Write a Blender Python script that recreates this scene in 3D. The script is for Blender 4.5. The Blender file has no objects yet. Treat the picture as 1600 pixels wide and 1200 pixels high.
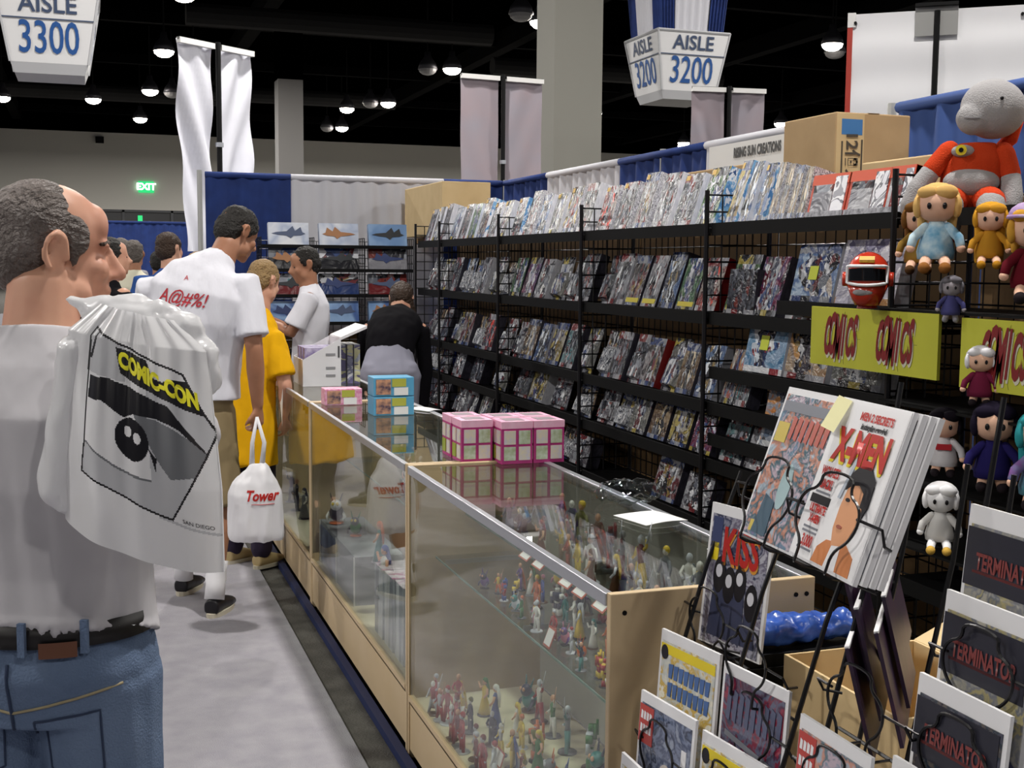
import bpy, bmesh, math, random
from mathutils import Vector, Matrix, Euler, noise
V = Vector
SC = bpy.context.scene
COL = SC.collection
# ---------------------------------------------------------------- camera, world, exposure
YAW, PITCH, ROLL = math.radians(19.09), math.radians(5.6), math.radians(.46)
_f = V((math.sin(YAW)*math.cos(PITCH), math.cos(YAW)*math.cos(PITCH), -math.sin(PITCH)))
_r = V((math.cos(YAW), -math.sin(YAW), 0)); _u = _r.cross(_f)
_r2 = _r*math.cos(ROLL)+_u*math.sin(ROLL); _u2 = -_r*math.sin(ROLL)+_u*math.cos(ROLL)
cd = bpy.data.cameras.new('camera'); cam = bpy.data.objects.new('camera', cd); COL.objects.link(cam)
cd.sensor_width = 36; cd.lens = 1900/1600*36; cd.clip_start = .05; cd.clip_end = 400
cam.matrix_world = Matrix(((_r2.x, _u2.x, -_f.x, 0), (_r2.y, _u2.y, -_f.y, 0), (_r2.z, _u2.z, -_f.z, 1.6), (0, 0, 0, 1)))
SC.camera = cam
w = bpy.data.worlds.new('hall_air'); SC.world = w; w.use_nodes = True
w.node_tree.nodes['Background'].inputs[0].default_value = (.80, .84, 1.0, 1)
w.node_tree.nodes['Background'].inputs[1].default_value = .14
SC.view_settings.view_transform = 'Standard'; SC.view_settings.look = 'None'
SC.view_settings.exposure = 0.0; SC.view_settings.gamma = 1
SC.view_settings.use_curve_mapping = False
SC.cycles.transparent_max_bounces = 24
LAMP_W = 560.0          # base watts of a high-bay hall lamp, scaled per row

# ---------------------------------------------------------------- helpers
def lin(c):
    if isinstance(c, str):
        c = c.lstrip('#'); c = [int(c[i:i+2], 16)/255 for i in (0, 2, 4)]
    return tuple((x/12.92 if x <= .04045 else ((x+.055)/1.055)**2.4) for x in c[:3])+(1,)
_M = {}
def mat(name, col='#808080', rough=.6, metal=0, spec=.4, mott=None, bump=None, coat=0, emit=0, trans=0, sub=0):
    """mott=(scale, second colour)  bump=(scale, strength[, stretch])"""
    if name in _M: return _M[name]
    m = bpy.data.materials.new(name); m.use_nodes = True; nt = m.node_tree; b = nt.nodes['Principled BSDF']
    b.inputs['Base Color'].default_value = lin(col); b.inputs['Roughness'].default_value = rough
    b.inputs['Metallic'].default_value = metal; b.inputs['Specular IOR Level'].default_value = spec
    b.inputs['Coat Weight'].default_value = coat; b.inputs['Coat Roughness'].default_value = .08
    if sub:
        b.inputs['Subsurface Weight'].default_value = sub; b.inputs['Subsurface Radius'].default_value = (.01, .004, .002)
    if emit:
        b.inputs['Emission Color'].default_value = lin(col); b.inputs['Emission Strength'].default_value = emit
    tc = nt.nodes.new('ShaderNodeTexCoord')
    if mott:
        n = nt.nodes.new('ShaderNodeTexNoise'); n.inputs['Scale'].default_value = mott[0]; n.inputs['Detail'].default_value = 5
        mx = nt.nodes.new('ShaderNodeMix'); mx.data_type = 'RGBA'
        mr = nt.nodes.new('ShaderNodeMapRange'); mr.inputs[1].default_value = .32; mr.inputs[2].default_value = .68
        nt.links.new(tc.outputs['Object'], n.inputs['Vector']); nt.links.new(n.outputs['Fac'], mr.inputs[0]); nt.links.new(mr.outputs[0], mx.inputs['Factor'])
        mx.inputs[6].default_value = lin(col); mx.inputs[7].default_value = lin(mott[1])
        nt.links.new(mx.outputs[2], b.inputs['Base Color'])
    if bump:
        n = nt.nodes.new('ShaderNodeTexNoise'); n.inputs['Scale'].default_value = bump[0]; n.inputs['Detail'].default_value = 3
        mp = nt.nodes.new('ShaderNodeMapping')
        if len(bump) > 2: mp.inputs['Scale'].default_value = bump[2]
        bp = nt.nodes.new('ShaderNodeBump'); bp.inputs['Strength'].default_value = bump[1]; bp.inputs['Distance'].default_value = .02
        nt.links.new(tc.outputs['Object'], mp.inputs['Vector']); nt.links.new(mp.outputs[0], n.inputs['Vector'])
        nt.links.new(n.outputs['Fac'], bp.inputs['Height']); nt.links.new(bp.outputs[0], b.inputs['Normal'])
    if trans:
        out = nt.nodes['Material Output']; mx = nt.nodes.new('ShaderNodeMixShader'); tl = nt.nodes.new('ShaderNodeBsdfTranslucent')
        mx.inputs[0].default_value = trans; tl.inputs[0].default_value = lin(col)
        nt.links.new(b.outputs[0], mx.inputs[1]); nt.links.new(tl.outputs[0], mx.inputs[2]); nt.links.new(mx.outputs[0], out.inputs[0])
    _M[name] = m; return m

def art(name, cols, scale=6, stretch=(1, 1, .55), rough=.22, dist=1.2, blend='CONSTANT', bump=.25, coat=0):
    """printed picture: flat random patches of the given inks under shiny plastic"""
    if name in _M: return _M[name]
    m = bpy.data.materials.new(name); m.use_nodes = True; nt = m.node_tree; b = nt.nodes['Principled BSDF']; L = nt.links
    b.inputs['Roughness'].default_value = rough; b.inputs['Coat Weight'].default_value = coat
    tc = nt.nodes.new('ShaderNodeTexCoord'); oi = nt.nodes.new('ShaderNodeObjectInfo')
    mp = nt.nodes.new('ShaderNodeMapping'); mp.inputs['Scale'].default_value = stretch
    mul = nt.nodes.new('ShaderNodeVectorMath'); mul.operation = 'SCALE'; mul.inputs[0].default_value = (37, 17, 29)
    add = nt.nodes.new('ShaderNodeVectorMath'); add.operation = 'ADD'
    L.new(tc.outputs['Object'], mp.inputs['Vector']); L.new(oi.outputs['Random'], mul.inputs['Scale'])
    L.new(mp.outputs[0], add.inputs[0]); L.new(mul.outputs[0], add.inputs[1])
    n = nt.nodes.new('ShaderNodeTexNoise'); n.inputs['Scale'].default_value = scale; n.inputs['Detail'].default_value = 3.5
    n.inputs['Distortion'].default_value = dist; n.inputs['Roughness'].default_value = .6
    L.new(add.outputs[0], n.inputs['Vector'])
    mr = nt.nodes.new('ShaderNodeMapRange'); mr.inputs[1].default_value = .3; mr.inputs[2].default_value = .7
    L.new(n.outputs['Fac'], mr.inputs[0])
    r = nt.nodes.new('ShaderNodeValToRGB'); r.color_ramp.interpolation = blend
    e = r.color_ramp.elements
    while len(e) < len(cols): e.new(.5)
    for i, c in enumerate(cols): e[i].position = i/len(cols); e[i].color = lin(c)
    L.new(mr.outputs[0], r.inputs[0]); L.new(r.outputs[0], b.inputs['Base Color'])
    if bump:
        n2 = nt.nodes.new('ShaderNodeTexNoise'); n2.inputs['Scale'].default_value = scale*1.3; n2.inputs['Distortion'].default_value = 2
        L.new(add.outputs[0], n2.inputs['Vector'])
        bp = nt.nodes.new('ShaderNodeBump'); bp.inputs['Strength'].default_value = bump; bp.inputs['Distance'].default_value = .05
        L.new(n2.outputs['Fac'], bp.inputs['Height']); L.new(bp.outputs[0], b.inputs['Normal'])
    _M[name] = m; return m

def glass(name, tint='#f2f6f4', base=.05):
    if name in _M: return _M[name]
    m = bpy.data.materials.new(name); m.use_nodes = True; nt = m.node_tree; nt.nodes.clear(); L = nt.links
    o = nt.nodes.new('ShaderNodeOutputMaterial'); mx = nt.nodes.new('ShaderNodeMixShader')
    t = nt.nodes.new('ShaderNodeBsdfTransparent'); t.inputs[0].default_value = lin(tint)
    g = nt.nodes.new('ShaderNodeBsdfGlossy'); g.inputs['Roughness'].default_value = .0
    lw = nt.nodes.new('ShaderNodeLayerWeight'); lw.inputs[0].default_value = .5
    p = nt.nodes.new('ShaderNodeMath'); p.operation = 'POWER'; p.inputs[1].default_value = 5
    a = nt.nodes.new('ShaderNodeMath'); a.operation = 'MULTIPLY_ADD'; a.inputs[1].default_value = 1-base; a.inputs[2].default_value = base
    L.new(lw.outputs['Facing'], p.inputs[0]); L.new(p.outputs[0], a.inputs[0]); L.new(a.outputs[0], mx.inputs[0])
    L.new(t.outputs[0], mx.inputs[1]); L.new(g.outputs[0], mx.inputs[2]); L.new(mx.outputs[0], o.inputs[0])
    _M[name] = m; return m

def rz(a): return Matrix.Rotation(a, 3, 'Z')
def frame(d):
    d = d.normalized(); a = V((0, 0, 1)) if abs(d.z) < .9 else V((1, 0, 0))
    u = d.cross(a).normalized(); return u, d.cross(u).normalized()

def printed(name, bg, fig, band, scale=5, rough=.24):
    """flat printed box front on a unit box (y -.5..+.5, z 0..1): sky, a many-facetted figure, title band, bottom strip"""
    if name in _M: return _M[name]
    m = bpy.data.materials.new(name); m.use_nodes = True; nt = m.node_tree; b = nt.nodes['Principled BSDF']; L = nt.links
    N = nt.nodes.new
    def math_(op, a, c=None, d=None):
        n = N('ShaderNodeMath'); n.operation = op
        for i, x in enumerate((a, c, d)):
            if x is None: continue
            if isinstance(x, (int, float)): n.inputs[i].default_value = x
            else: L.new(x, n.inputs[i])
        return n.outputs[0]
    def ramp(f, cols, mode='CONSTANT'):
        r = N('ShaderNodeValToRGB'); r.color_ramp.interpolation = mode; e = r.color_ramp.elements
        while len(e) < len(cols): e.new(.5)
        for i, c in enumerate(cols): e[i].position = i/len(cols); e[i].color = lin(c)
        L.new(f, r.inputs[0]); return r.outputs[0]
    def mix(f, a, c):
        x = N('ShaderNodeMix'); x.data_type = 'RGBA'; L.new(f, x.inputs['Factor']); L.new(a, x.inputs[6]); L.new(c, x.inputs[7]); return x.outputs[2]
    tc = N('ShaderNodeTexCoord'); oi = N('ShaderNodeObjectInfo'); sx = N('ShaderNodeSeparateXYZ'); L.new(tc.outputs['Object'], sx.inputs[0])
    mul = N('ShaderNodeVectorMath'); mul.operation = 'SCALE'; mul.inputs[0].default_value = (37, 17, 29); L.new(oi.outputs['Random'], mul.inputs['Scale'])
    add = N('ShaderNodeVectorMath'); add.operation = 'ADD'; L.new(tc.outputs['Object'], add.inputs[0]); L.new(mul.outputs[0], add.inputs[1])
    def noise_(sc, dist=0, det=2):
        n = N('ShaderNodeTexNoise'); n.inputs['Scale'].default_value = sc; n.inputs['Distortion'].default_value = dist; n.inputs['Detail'].default_value = det; L.new(add.outputs[0], n.inputs['Vector']); return n
    wob = noise_(2.6, .6).outputs['Fac']
    ay = math_('ABSOLUTE', sx.outputs['Y'])
    fm = math_('GREATER_THAN', math_('ADD', math_('MULTIPLY', math_('SUBTRACT', wob, .5), 1.5), math_('SUBTRACT', .27, ay)), 0)
    vo = N('ShaderNodeTexVoronoi'); vo.inputs['Scale'].default_value = scale; mp = N('ShaderNodeMapping'); mp.inputs['Scale'].default_value = (1, 1.5, .75); mp.inputs['Rotation'].default_value = (.5, 0, 0); L.new(add.outputs[0], mp.inputs[0])
    dn = noise_(4, 1.5).outputs['Color']; va = N('ShaderNodeVectorMath'); va.operation = 'MULTIPLY_ADD'; L.new(dn, va.inputs[0]); va.inputs[1].default_value = (.35, .35, .35); L.new(mp.outputs[0], va.inputs[2]); L.new(va.outputs[0], vo.inputs['Vector'])
    sc = N('ShaderNodeSeparateColor'); L.new(vo.outputs['Color'], sc.inputs[0])
    figc = ramp(sc.outputs[0], fig)
    mr = N('ShaderNodeMapRange'); mr.inputs[1].default_value = .3; mr.inputs[2].default_value = .7; L.new(noise_(2.2, 1.2, 3).outputs['Fac'], mr.inputs[0])
    col = mix(fm, ramp(mr.outputs[0], bg, 'EASE'), figc)
    col = mix(math_('MULTIPLY', math_('GREATER_THAN', sx.outputs['Z'], .84), math_('GREATER_THAN', oi.outputs['Random'], .35)), col, ramp(math_('FRACT', math_('ADD', math_('MULTIPLY', sx.outputs['Y'], .9), math_('MULTIPLY', wob, 2.2))), band))
    col = mix(math_('LESS_THAN', sx.outputs['Z'], .10), col, ramp(math_('FRACT', math_('ADD', math_('MULTIPLY', sx.outputs['Y'], 1.1), math_('MULTIPLY', oi.outputs['Random'], 5.0))), band[::-1]))
    L.new(col, b.inputs['Base Color']); b.inputs['Roughness'].default_value = rough
    bp = N('ShaderNodeBump'); bp.inputs['Strength'].default_value = .26; bp.inputs['Distance'].default_value = .05; L.new(noise_(5, 2).outputs['Fac'], bp.inputs['Height']); L.new(bp.outputs[0], b.inputs['Normal'])
    _M[name] = m; return m

def chaikin(P, k=2):
    P = [V(p) for p in P]
    for _ in range(k):
        Q = [P[0]]
        for a, b in zip(P, P[1:]): Q += [a.lerp(b, .25), a.lerp(b, .75)]
        P = Q+[P[-1]]
    return P

class MB:
    """collects shapes that become ONE mesh"""
    def __init__(s): s.v = []; s.f = []; s.m = []
    def add(s, vs, fs, m=0):
        k = len(s.v); s.v += [V(p) for p in vs]; s.f += [tuple(i+k for i in f) for f in fs]; s.m += [m]*len(fs); return s
    def box(s, c, d, R=None, m=0, taper=1):
        c = V(c); x, y, z = [t/2 for t in d]; vs = []
        for k, (sx, sy, sz) in enumerate([(-1,-1,-1),(1,-1,-1),(1,1,-1),(-1,1,-1),(-1,-1,1),(1,-1,1),(1,1,1),(-1,1,1)]):
            t = taper if sz > 0 else 1
            p = V((sx*x*t, sy*y*t, sz*z)); vs.append(c+(R @ p if R else p))
        return s.add(vs, [(0,3,2,1),(4,5,6,7),(0,1,5,4),(1,2,6,5),(2,3,7,6),(3,0,4,7)], m)
    def bb(s, lo, hi, m=0, R=None):
        lo = V(lo); hi = V(hi); return s.box((lo+hi)/2, hi-lo, R, m)
    def loft(s, secs, n=16, m=0, cap=True):
        k = []; vs = []; fs = []
        for c, u, w_ in secs:
            c, u, w_ = V(c), V(u), V(w_)
            for i in range(n):
                a = 2*math.pi*i/n; vs.append(c+u*math.cos(a)+w_*math.sin(a))
        for j in range(len(secs)-1):
            for i in range(n):
                a, b = j*n+i, j*n+(i+1) % n; fs.append((a, b, b+n, a+n))
        if cap:
            fs.append(tuple(reversed(range(n)))); fs.append(tuple(range((len(secs)-1)*n, len(secs)*n)))
        return s.add(vs, fs, m)
    def tube(s, pts, r, n=6, m=0, closed=False):
        pts = [V(p) for p in pts]; rs = r if isinstance(r, (list, tuple)) else [r]*len(pts); secs = []
        u0 = None
        for i, p in enumerate(pts):
            a = pts[i-1] if (i or closed) else p; b = pts[(i+1) % len(pts)] if (i < len(pts)-1 or closed) else p
            d = (b-a); d = d if d.length > 1e-9 else V((0, 0, 1)); d.normalize()
            if u0 is None: u0 = frame(d)[0]
            u = (u0-d*u0.dot(d)); u = u.normalized() if u.length > 1e-6 else frame(d)[0]; u0 = u
            secs.append((p, u*rs[i], d.cross(u)*rs[i]))
        if closed: secs.append(secs[0])
        return s.loft(secs, n, m, not closed)
    def limb(s, pts, rs, n=12, m=0):
        """tube with rounded ends"""
        pts = [V(p) for p in pts]; a = (pts[0]-pts[1]).normalized(); b = (pts[-1]-pts[-2]).normalized()
        P = [pts[0]+a*rs[0]*t for t in (.95, .7)]+pts+[pts[-1]+b*rs[-1]*t for t in (.7, .95)]
        R = [rs[0]*.3, rs[0]*.72]+list(rs)+[rs[-1]*.72, rs[-1]*.3]
        return s.tube(P, R, n, m)
    def ell(s, c, r, R=None, n=14, k=9, m=0):
        c = V(c); secs = []
        for j in range(k+1):
            t = math.pi*j/k; z = -math.cos(t); q = max(math.sin(t), .02)
            A = V((0, 0, z*r[2])); U = V((q*r[0], 0, 0)); W = V((0, q*r[1], 0))
            if R: A, U, W = R @ A, R @ U, R @ W
            secs.append((c+A, U, W))
        return s.loft(secs, n, m)
    def prism(s, pts, h, org=(0,0,0), U=(1,0,0), W=(0,1,0), m=0):
        """flat outline in plane (U,W) given thickness h along U x W"""
        org, U, W = V(org), V(U), V(W); N = U.cross(W).normalized()*h; n = len(pts)
        vs = [org+U*p[0]+W*p[1] for p in pts]; vs += [p+N for p in vs]
        return s.add(vs, [tuple(reversed(range(n))), tuple(range(n, 2*n))]+[(i, (i+1) % n, (i+1) % n+n, i+n) for i in range(n)], m)
    def grid(s, fn, nu, nv, m=0):
        vs = [fn(i/nu, j/nv) for j in range(nv+1) for i in range(nu+1)]; fs = []
        k = nu+1
        for j in range(nv):
            for i in range(nu): fs.append((j*k+i, j*k+i+1, (j+1)*k+i+1, (j+1)*k+i))
        if callable(m):
            b = len(s.v); s.v += [V(p) for p in vs]; s.f += [tuple(i+b for i in f) for f in fs]
            s.m += [m((i+.5)/nu, (j+.5)/nv) for j in range(nv) for i in range(nu)]; return s
        return s.add(vs, fs, m)
    def mesh(s, name, mats=(), smooth=False, fix=True):
        me = bpy.data.meshes.new(name); me.from_pydata([tuple(v) for v in s.v], [], s.f)
        for i, p in enumerate(me.polygons): p.material_index = s.m[i]
        if fix:
            b = bmesh.new(); b.from_mesh(me); bmesh.ops.recalc_face_normals(b, faces=b.faces); b.to_mesh(me); b.free()
        for m in mats: me.materials.append(m)
        if smooth: me.shade_smooth()
        me.update(); return me

def link(name, me, parent=None, loc=None, rot=None, scale=None):
    o = bpy.data.objects.new(name, me); COL.objects.link(o)
    if parent: o.parent = parent
    if loc is not None: o.location = loc
    if rot is not None: o.rotation_euler = rot if hasattr(rot, '__len__') else (0, 0, rot)
    if scale is not None: o.scale = scale
    return o
def ob(name, mb, mats, parent=None, smooth=False, loc=None, rot=None, bevel=0, fix=True):
    if not isinstance(mats, (list, tuple)): mats = [mats]
    o = link(name, mb.mesh(name, mats, smooth, fix), parent, loc, rot)
    if bevel:
        b = o.modifiers.new('bevel', 'BEVEL'); b.width = bevel; b.segments = 2; b.limit_method = 'ANGLE'
    return o
def tag(o, label, cat, group=None, kind=None):
    o['label'] = label; o['category'] = cat
    if group: o['group'] = group
    if kind: o['kind'] = kind
    return o
def thing(name, label, cat, loc=(0, 0, 0), rot=0, group=None):
    return tag(link(name, None, None, loc, rot), label, cat, group)
def struct(name, mb, mats, parent=None, **k):
    o = ob(name, mb, mats, parent, **k)
    if parent is None: o['kind'] = 'structure'
    return o
def dup(o, parent=None, loc=None, rot=None):
    c = o.copy(); COL.objects.link(c); c.parent = parent
    if loc is not None: c.location = loc
    if rot is not None: c.rotation_euler = rot if hasattr(rot, '__len__') else (0, 0, rot)
    for ch in list(o.children): dup(ch, c)
    return c
_T = {}
def textmesh(s, size=1, bold=0, shear=0, sx=1, ext=.0, align='CENTER', space=1):
    k = (s, size, bold, shear, sx, ext, align, space)
    if k in _T: return _T[k]
    c = bpy.data.curves.new('lettering', 'FONT'); c.body = s; c.size = size; c.offset = bold; c.shear = shear
    c.extrude = ext; c.align_x = align; c.align_y = 'CENTER'; c.resolution_u = 3; c.space_character = space
    o = bpy.data.objects.new('lettering', c); COL.objects.link(o)
    bpy.context.view_layer.update()
    me = bpy.data.meshes.new_from_object(o.evaluated_get(bpy.context.evaluated_depsgraph_get()))
    bpy.data.objects.remove(o); bpy.data.curves.remove(c)
    for v in me.vertices: v.co.x *= sx
    _T[k] = me; return me
def text(s, m, parent, org, U, W, size=.1, name='lettering', **k):
    """lettering laid on the plane with reading direction U and up direction W"""
    me = textmesh(s, size, **k).copy(); U, W = V(U).normalized(), V(W).normalized(); N = U.cross(W); org = V(org)
    for v in me.vertices: p = v.co.copy(); v.co = org+U*p.x+W*p.y+N*p.z
    me.materials.clear(); me.materials.append(m); me.update()
    return link(name, me, parent)
def remesh(mb, vox, smooth=4, disp=None):
    me = mb.mesh('t'); o = bpy.data.objects.new('t', me); COL.objects.link(o)
    r = o.modifiers.new('r', 'REMESH'); r.mode = 'VOXEL'; r.voxel_size = vox
    if smooth:
        q = o.modifiers.new('s', 'SMOOTH'); q.iterations = smooth; q.factor = .5
    bpy.context.view_layer.update()
    out = bpy.data.meshes.new_from_object(o.evaluated_get(bpy.context.evaluated_depsgraph_get()))
    bpy.data.objects.remove(o); bpy.data.meshes.remove(me)
    if disp:
        ns = [v.normal.copy() for v in out.vertices]
        for v, n in zip(out.vertices, ns): v.co += n*disp(v.co)
    out.shade_smooth(); return out
def sk(name, mb, m, parent, vox=.01, smooth=4, disp=None):
    me = remesh(mb, vox, smooth, disp); me.name = name
    me.materials.clear(); me.materials.append(m)
    return link(name, me, parent)
def folds(amp, sx=14, sz=4, seed=0):
    return lambda p: amp*noise.noise(V((p.x*sx+seed, p.y*sx, p.z*sz)))+amp*.5*noise.noise(V((p.x*sx*2.2, p.y*sx*2.2+seed, p.z*sz*2.5)))
ORD = ['first','second','third','fourth','fifth','sixth','seventh','eighth','ninth','tenth','eleventh','twelfth','thirteenth','fourteenth','fifteenth','sixteenth','seventeenth','eighteenth','nineteenth','twentieth','twenty-first','twenty-second','twenty-third','twenty-fourth','twenty-fifth','twenty-sixth','twenty-seventh','twenty-eighth','twenty-ninth','thirtieth','thirty-first','thirty-second','thirty-third','thirty-fourth','thirty-fifth','thirty-sixth']
# ---------------------------------------------------------------- materials used in many places
WOOD = mat('maple_laminate', '#c9b391', .45, mott=(3, '#bfa883'))
WHITE = mat('white_card', '#e9e8e6', .5)
BLACK = mat('black_wire', '#08070b', .35, spec=.4)
DARK = mat('black_powder_coat', '#070708', .6, spec=.2)
CHROME = mat('brushed_aluminium', '#b9bcc2', .35, metal=.85)
CARD = mat('corrugated_cardboard', '#b79a72', .8, mott=(5, '#ab8e67'))
CARDL = mat('pale_cardboard', '#d2b98c', .8, mott=(5, '#c7ad80'))
BLUEC = mat('royal_blue_cloth', '#233a78', .85, mott=(6, '#1d3066'))
WHITEC = mat('white_cloth', '#c9c9d0', .85)
SIGNB = mat('sign_blue_ink', '#23508f', .5)
SIGNG = mat('sign_grey_ink', '#3d4b66', .5)
GLASS = glass('case_glass', '#f4f7f5', .035)
# ---------------------------------------------------------------- the hall
def floor_at(x0, x1, y0, y1, z=0, t=.02):
    return MB().bb((x0, y0, z-t), (x1, y1, z))
CARPET = mat('grey_aisle_carpet', '#98969b', .95, spec=.1, mott=(9, '#8a888f'), bump=(220, .35))
CONC = mat('booth_floor_carpet', '#5d5b57', .95, spec=.1, mott=(10, '#4c4a47'), bump=(120, .4))  # dark floor covering, with the case shadow along the aisle put into its tone
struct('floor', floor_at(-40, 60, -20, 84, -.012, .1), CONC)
struct('floor_aisle_carpet', floor_at(-2.6, .80, -4, 40, 0, .012), CARPET)
struct('trim_1', MB().bb((.905, -1, -.011), (.936, 9, .02)), mat('blue_floor_tape', '#1b2750', .6))
WALLM = mat('hall_wall_paint', '#dcd9d0', .9)
wb = MB().bb((-40, 82, 4.9), (60, 82.4, 9.8)); struct('wall_back', wb, WALLM)
low = MB().bb((-40, 82.2, 0), (60, 82.4, 4.9)); struct('wall_back_lower', low, mat('dark_glazing', '#15161c', .4))
tr = MB()
for i in range(34): tr.bb((-40+i*3, 82.0, 0), (-39.85+i*3, 82.2, 4.9))
tr.bb((-40, 82.0, 4.75), (60, 82.2, 4.9)); tr.bb((-40, 82.0, 2.6), (60, 82.2, 2.72)); struct('trim_2', tr, mat('grey_mullion', '#5a5b5e', .6))
CEIL = mat('black_ceiling', '#010101', .95, spec=0)
struct('ceiling', MB().bb((-40, -20, 11.2), (60, 84, 11.4)), CEIL)
db = MB()
for x in range(-34, 60, 10): db.bb((x-.25, -20, 10.2), (x+.25, 84, 10.9))
for y in range(-12, 84, 10): db.bb((-40, y-.15, 10.4), (60, y+.15, 10.8))
struct('ceiling_trusses', db, mat('dark_steel', '#030304', .9, spec=.05))
struct('ceiling_soffit', MB().bb((-40, 81.4, 9.7), (60, 82, 11.2)), CEIL)
dk = MB()
for x, y in ((8, 40), (9, 58), (1, 60), (20, 46)):
    dk.tube([(x-5, y, 9.3), (x+5, y, 9.3)], .35, 12)
struct('ceiling_ducts', dk, mat('dull_duct', '#0e0e10', .8))
def column(nm, x, y, a, top, c):
    o = struct(nm, MB().bb((x-a, y-a, 0), (x+a, y+a, top)), c)
    b = MB().bb((x-a, y-a, top), (x+a, y+a, 11.2)); struct('upper_shaft', b, CEIL, o)
column('wall_pillar_near', 7.05, 17.8, .39, 9.3, mat('pillar_paint', '#84837c', .9))
column('wall_pillar_far', 7.0, 45.4, .45, 8.2, mat('pillar_paint_dark', '#7c7a78', .9))
# green exit signs
def exit_sign(x, z, w_, h, lab, txt=True):
    t = thing('exit_sign', lab, 'sign', (x, 82.09 if not txt else 81.9, z))
    ob('housing', MB().bb((-w_/2, -.05, 0), (w_/2, .1, h)), mat('exit_green', '#1fae62', .5, emit=1.6), t)
    if txt: text('EXIT', mat('exit_white', '#e8fff0', .5, emit=3), t, (0, -.06, h/2), (1, 0, 0), (0, 0, 1), h*.8, bold=.02)
exit_sign(3.5, 6.0, .95, .72, 'lit green exit sign high on the far hall wall')
exit_sign(3.1, 4.05, .28, .5, 'small green exit light above the dark far doors', False)
sp = thing('wall_speaker', 'small dark loudspeaker high on the far hall wall', 'speaker', (.75, 81.7, 9.0))
ob('cabinet', MB().box((0, 0, .2), (.5, .3, .4)), DARK, sp); ob('bracket', MB().bb((-.05, .1, .1), (.05, .3, .3)), DARK, sp)

# ---------------------------------------------------------------- hall lamps on their 10 m grid
LENS = mat('lamp_glow', '#fff4e6', .5, emit=30); OFFL = mat('lamp_off_lens', '#8d8d90', .3); HOUS = mat('lamp_housing', '#4a4a50', .4, metal=.6)
def lamp_proto():
    h = MB().tube([(0, 0, 0), (0, 0, .22), (0, 0, .45), (0, 0, .62)], [.36, .30, .12, .10], 16)
    l = MB().tube([(0, 0, -.20), (0, 0, -.17), (0, 0, -.09), (0, 0, .0)], [.1, .2, .30, .33], 16)
    r = MB().tube([(0, 0, .6), (0, 0, 2.62)], .025, 5)
    return h.mesh('housing', [HOUS], True), l.mesh('lens', [LENS]), r.mesh('hanger_rod', [DARK])
LH, LL, LR = lamp_proto()
LX = (-17.5, -7.5, 2.5, 12.5, 22.3, 32.2); LY = (-7, 3, 13, 23, 33.8, 43, 53, 63.4)
XN = {-17.5: 'far left', -7.5: 'left', 2.5: 'booth', 12.5: 'middle', 22.3: 'right', 32.2: 'far right'}
def hall_lamp(x, y, z, lab, lit=True, power=LAMP_W, grp=None):
    t = thing('hall_lamp', lab, 'lamp', (x, y, z), 0, grp)
    link('housing', LH, t); o = link('lens', LL, t); link('hanger_rod', LR, t)
    if not lit:
        o.material_slots[0].link = 'OBJECT'; o.material_slots[0].material = OFFL
    if lit and power:
        d = bpy.data.lights.new('lamp_light', 'AREA'); d.shape = 'DISK'; d.size = .5; d.energy = power; d.color = (1, .965, .92)
        q = link('lamp_light', d, t, (0, 0, -.22))
    return t
for x in LX:
    for y in LY:
        if y > 30 and x < 0: continue
        lab = 'lit round hall lamp under the ceiling, %s from near in the %s row' % (ORD[LY.index(y)], XN[x])
        hall_lamp(x, y, 8.6, lab, True, LAMP_W*.55 if y < 0 else LAMP_W if y < 50 else LAMP_W*3.4, 'lit hall lamps')  # unseen nearest row put back dimmed to brighten backs; far rows boosted for wall
for (x, y), lb in {(3.5, 43.6): 'unlit lamp right of the large glowing lamp above the tall left banner', (11.7, 43.4): 'unlit lamp just left of the lit lamp nearest the middle grey banner', (11.8, 53.4): 'unlit lamp just left of the lit lamp between pillar and banner', (11.6, 33.0): 'unlit lamp left of the lamp beside the wide pillar top', (23.2, 35.0): 'unlit lamp right of the lit lamp left of the big white banner', (3.4, 53.4): 'unlit lamp right of the middle lamp of the left trio', (11.8, 63.8): 'unlit lamp left of the lowest lamp over the white drape'}.items():
    hall_lamp(x, y, 8.6, lb, False, 0, 'unlit hall lamps')
hall_lamp(.3, 56.7, 8.6, 'small warm lamp glowing right of the hanging aisle 3300 sign', True, 0)
hall_lamp(-3.4, 57.6, 8.6, 'small lamp cut by the left picture edge below the aisle 3300 sign', True, 0)
hall_lamp(11.2, 55.6, 8.6, 'small round lamp just above the lowest lamp over the white drape', True, 0)
hall_lamp(33.0, 65.0, 8.6, 'right one of the close lamp pair beyond the aisle 3200 sign', True, 0)

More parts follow.
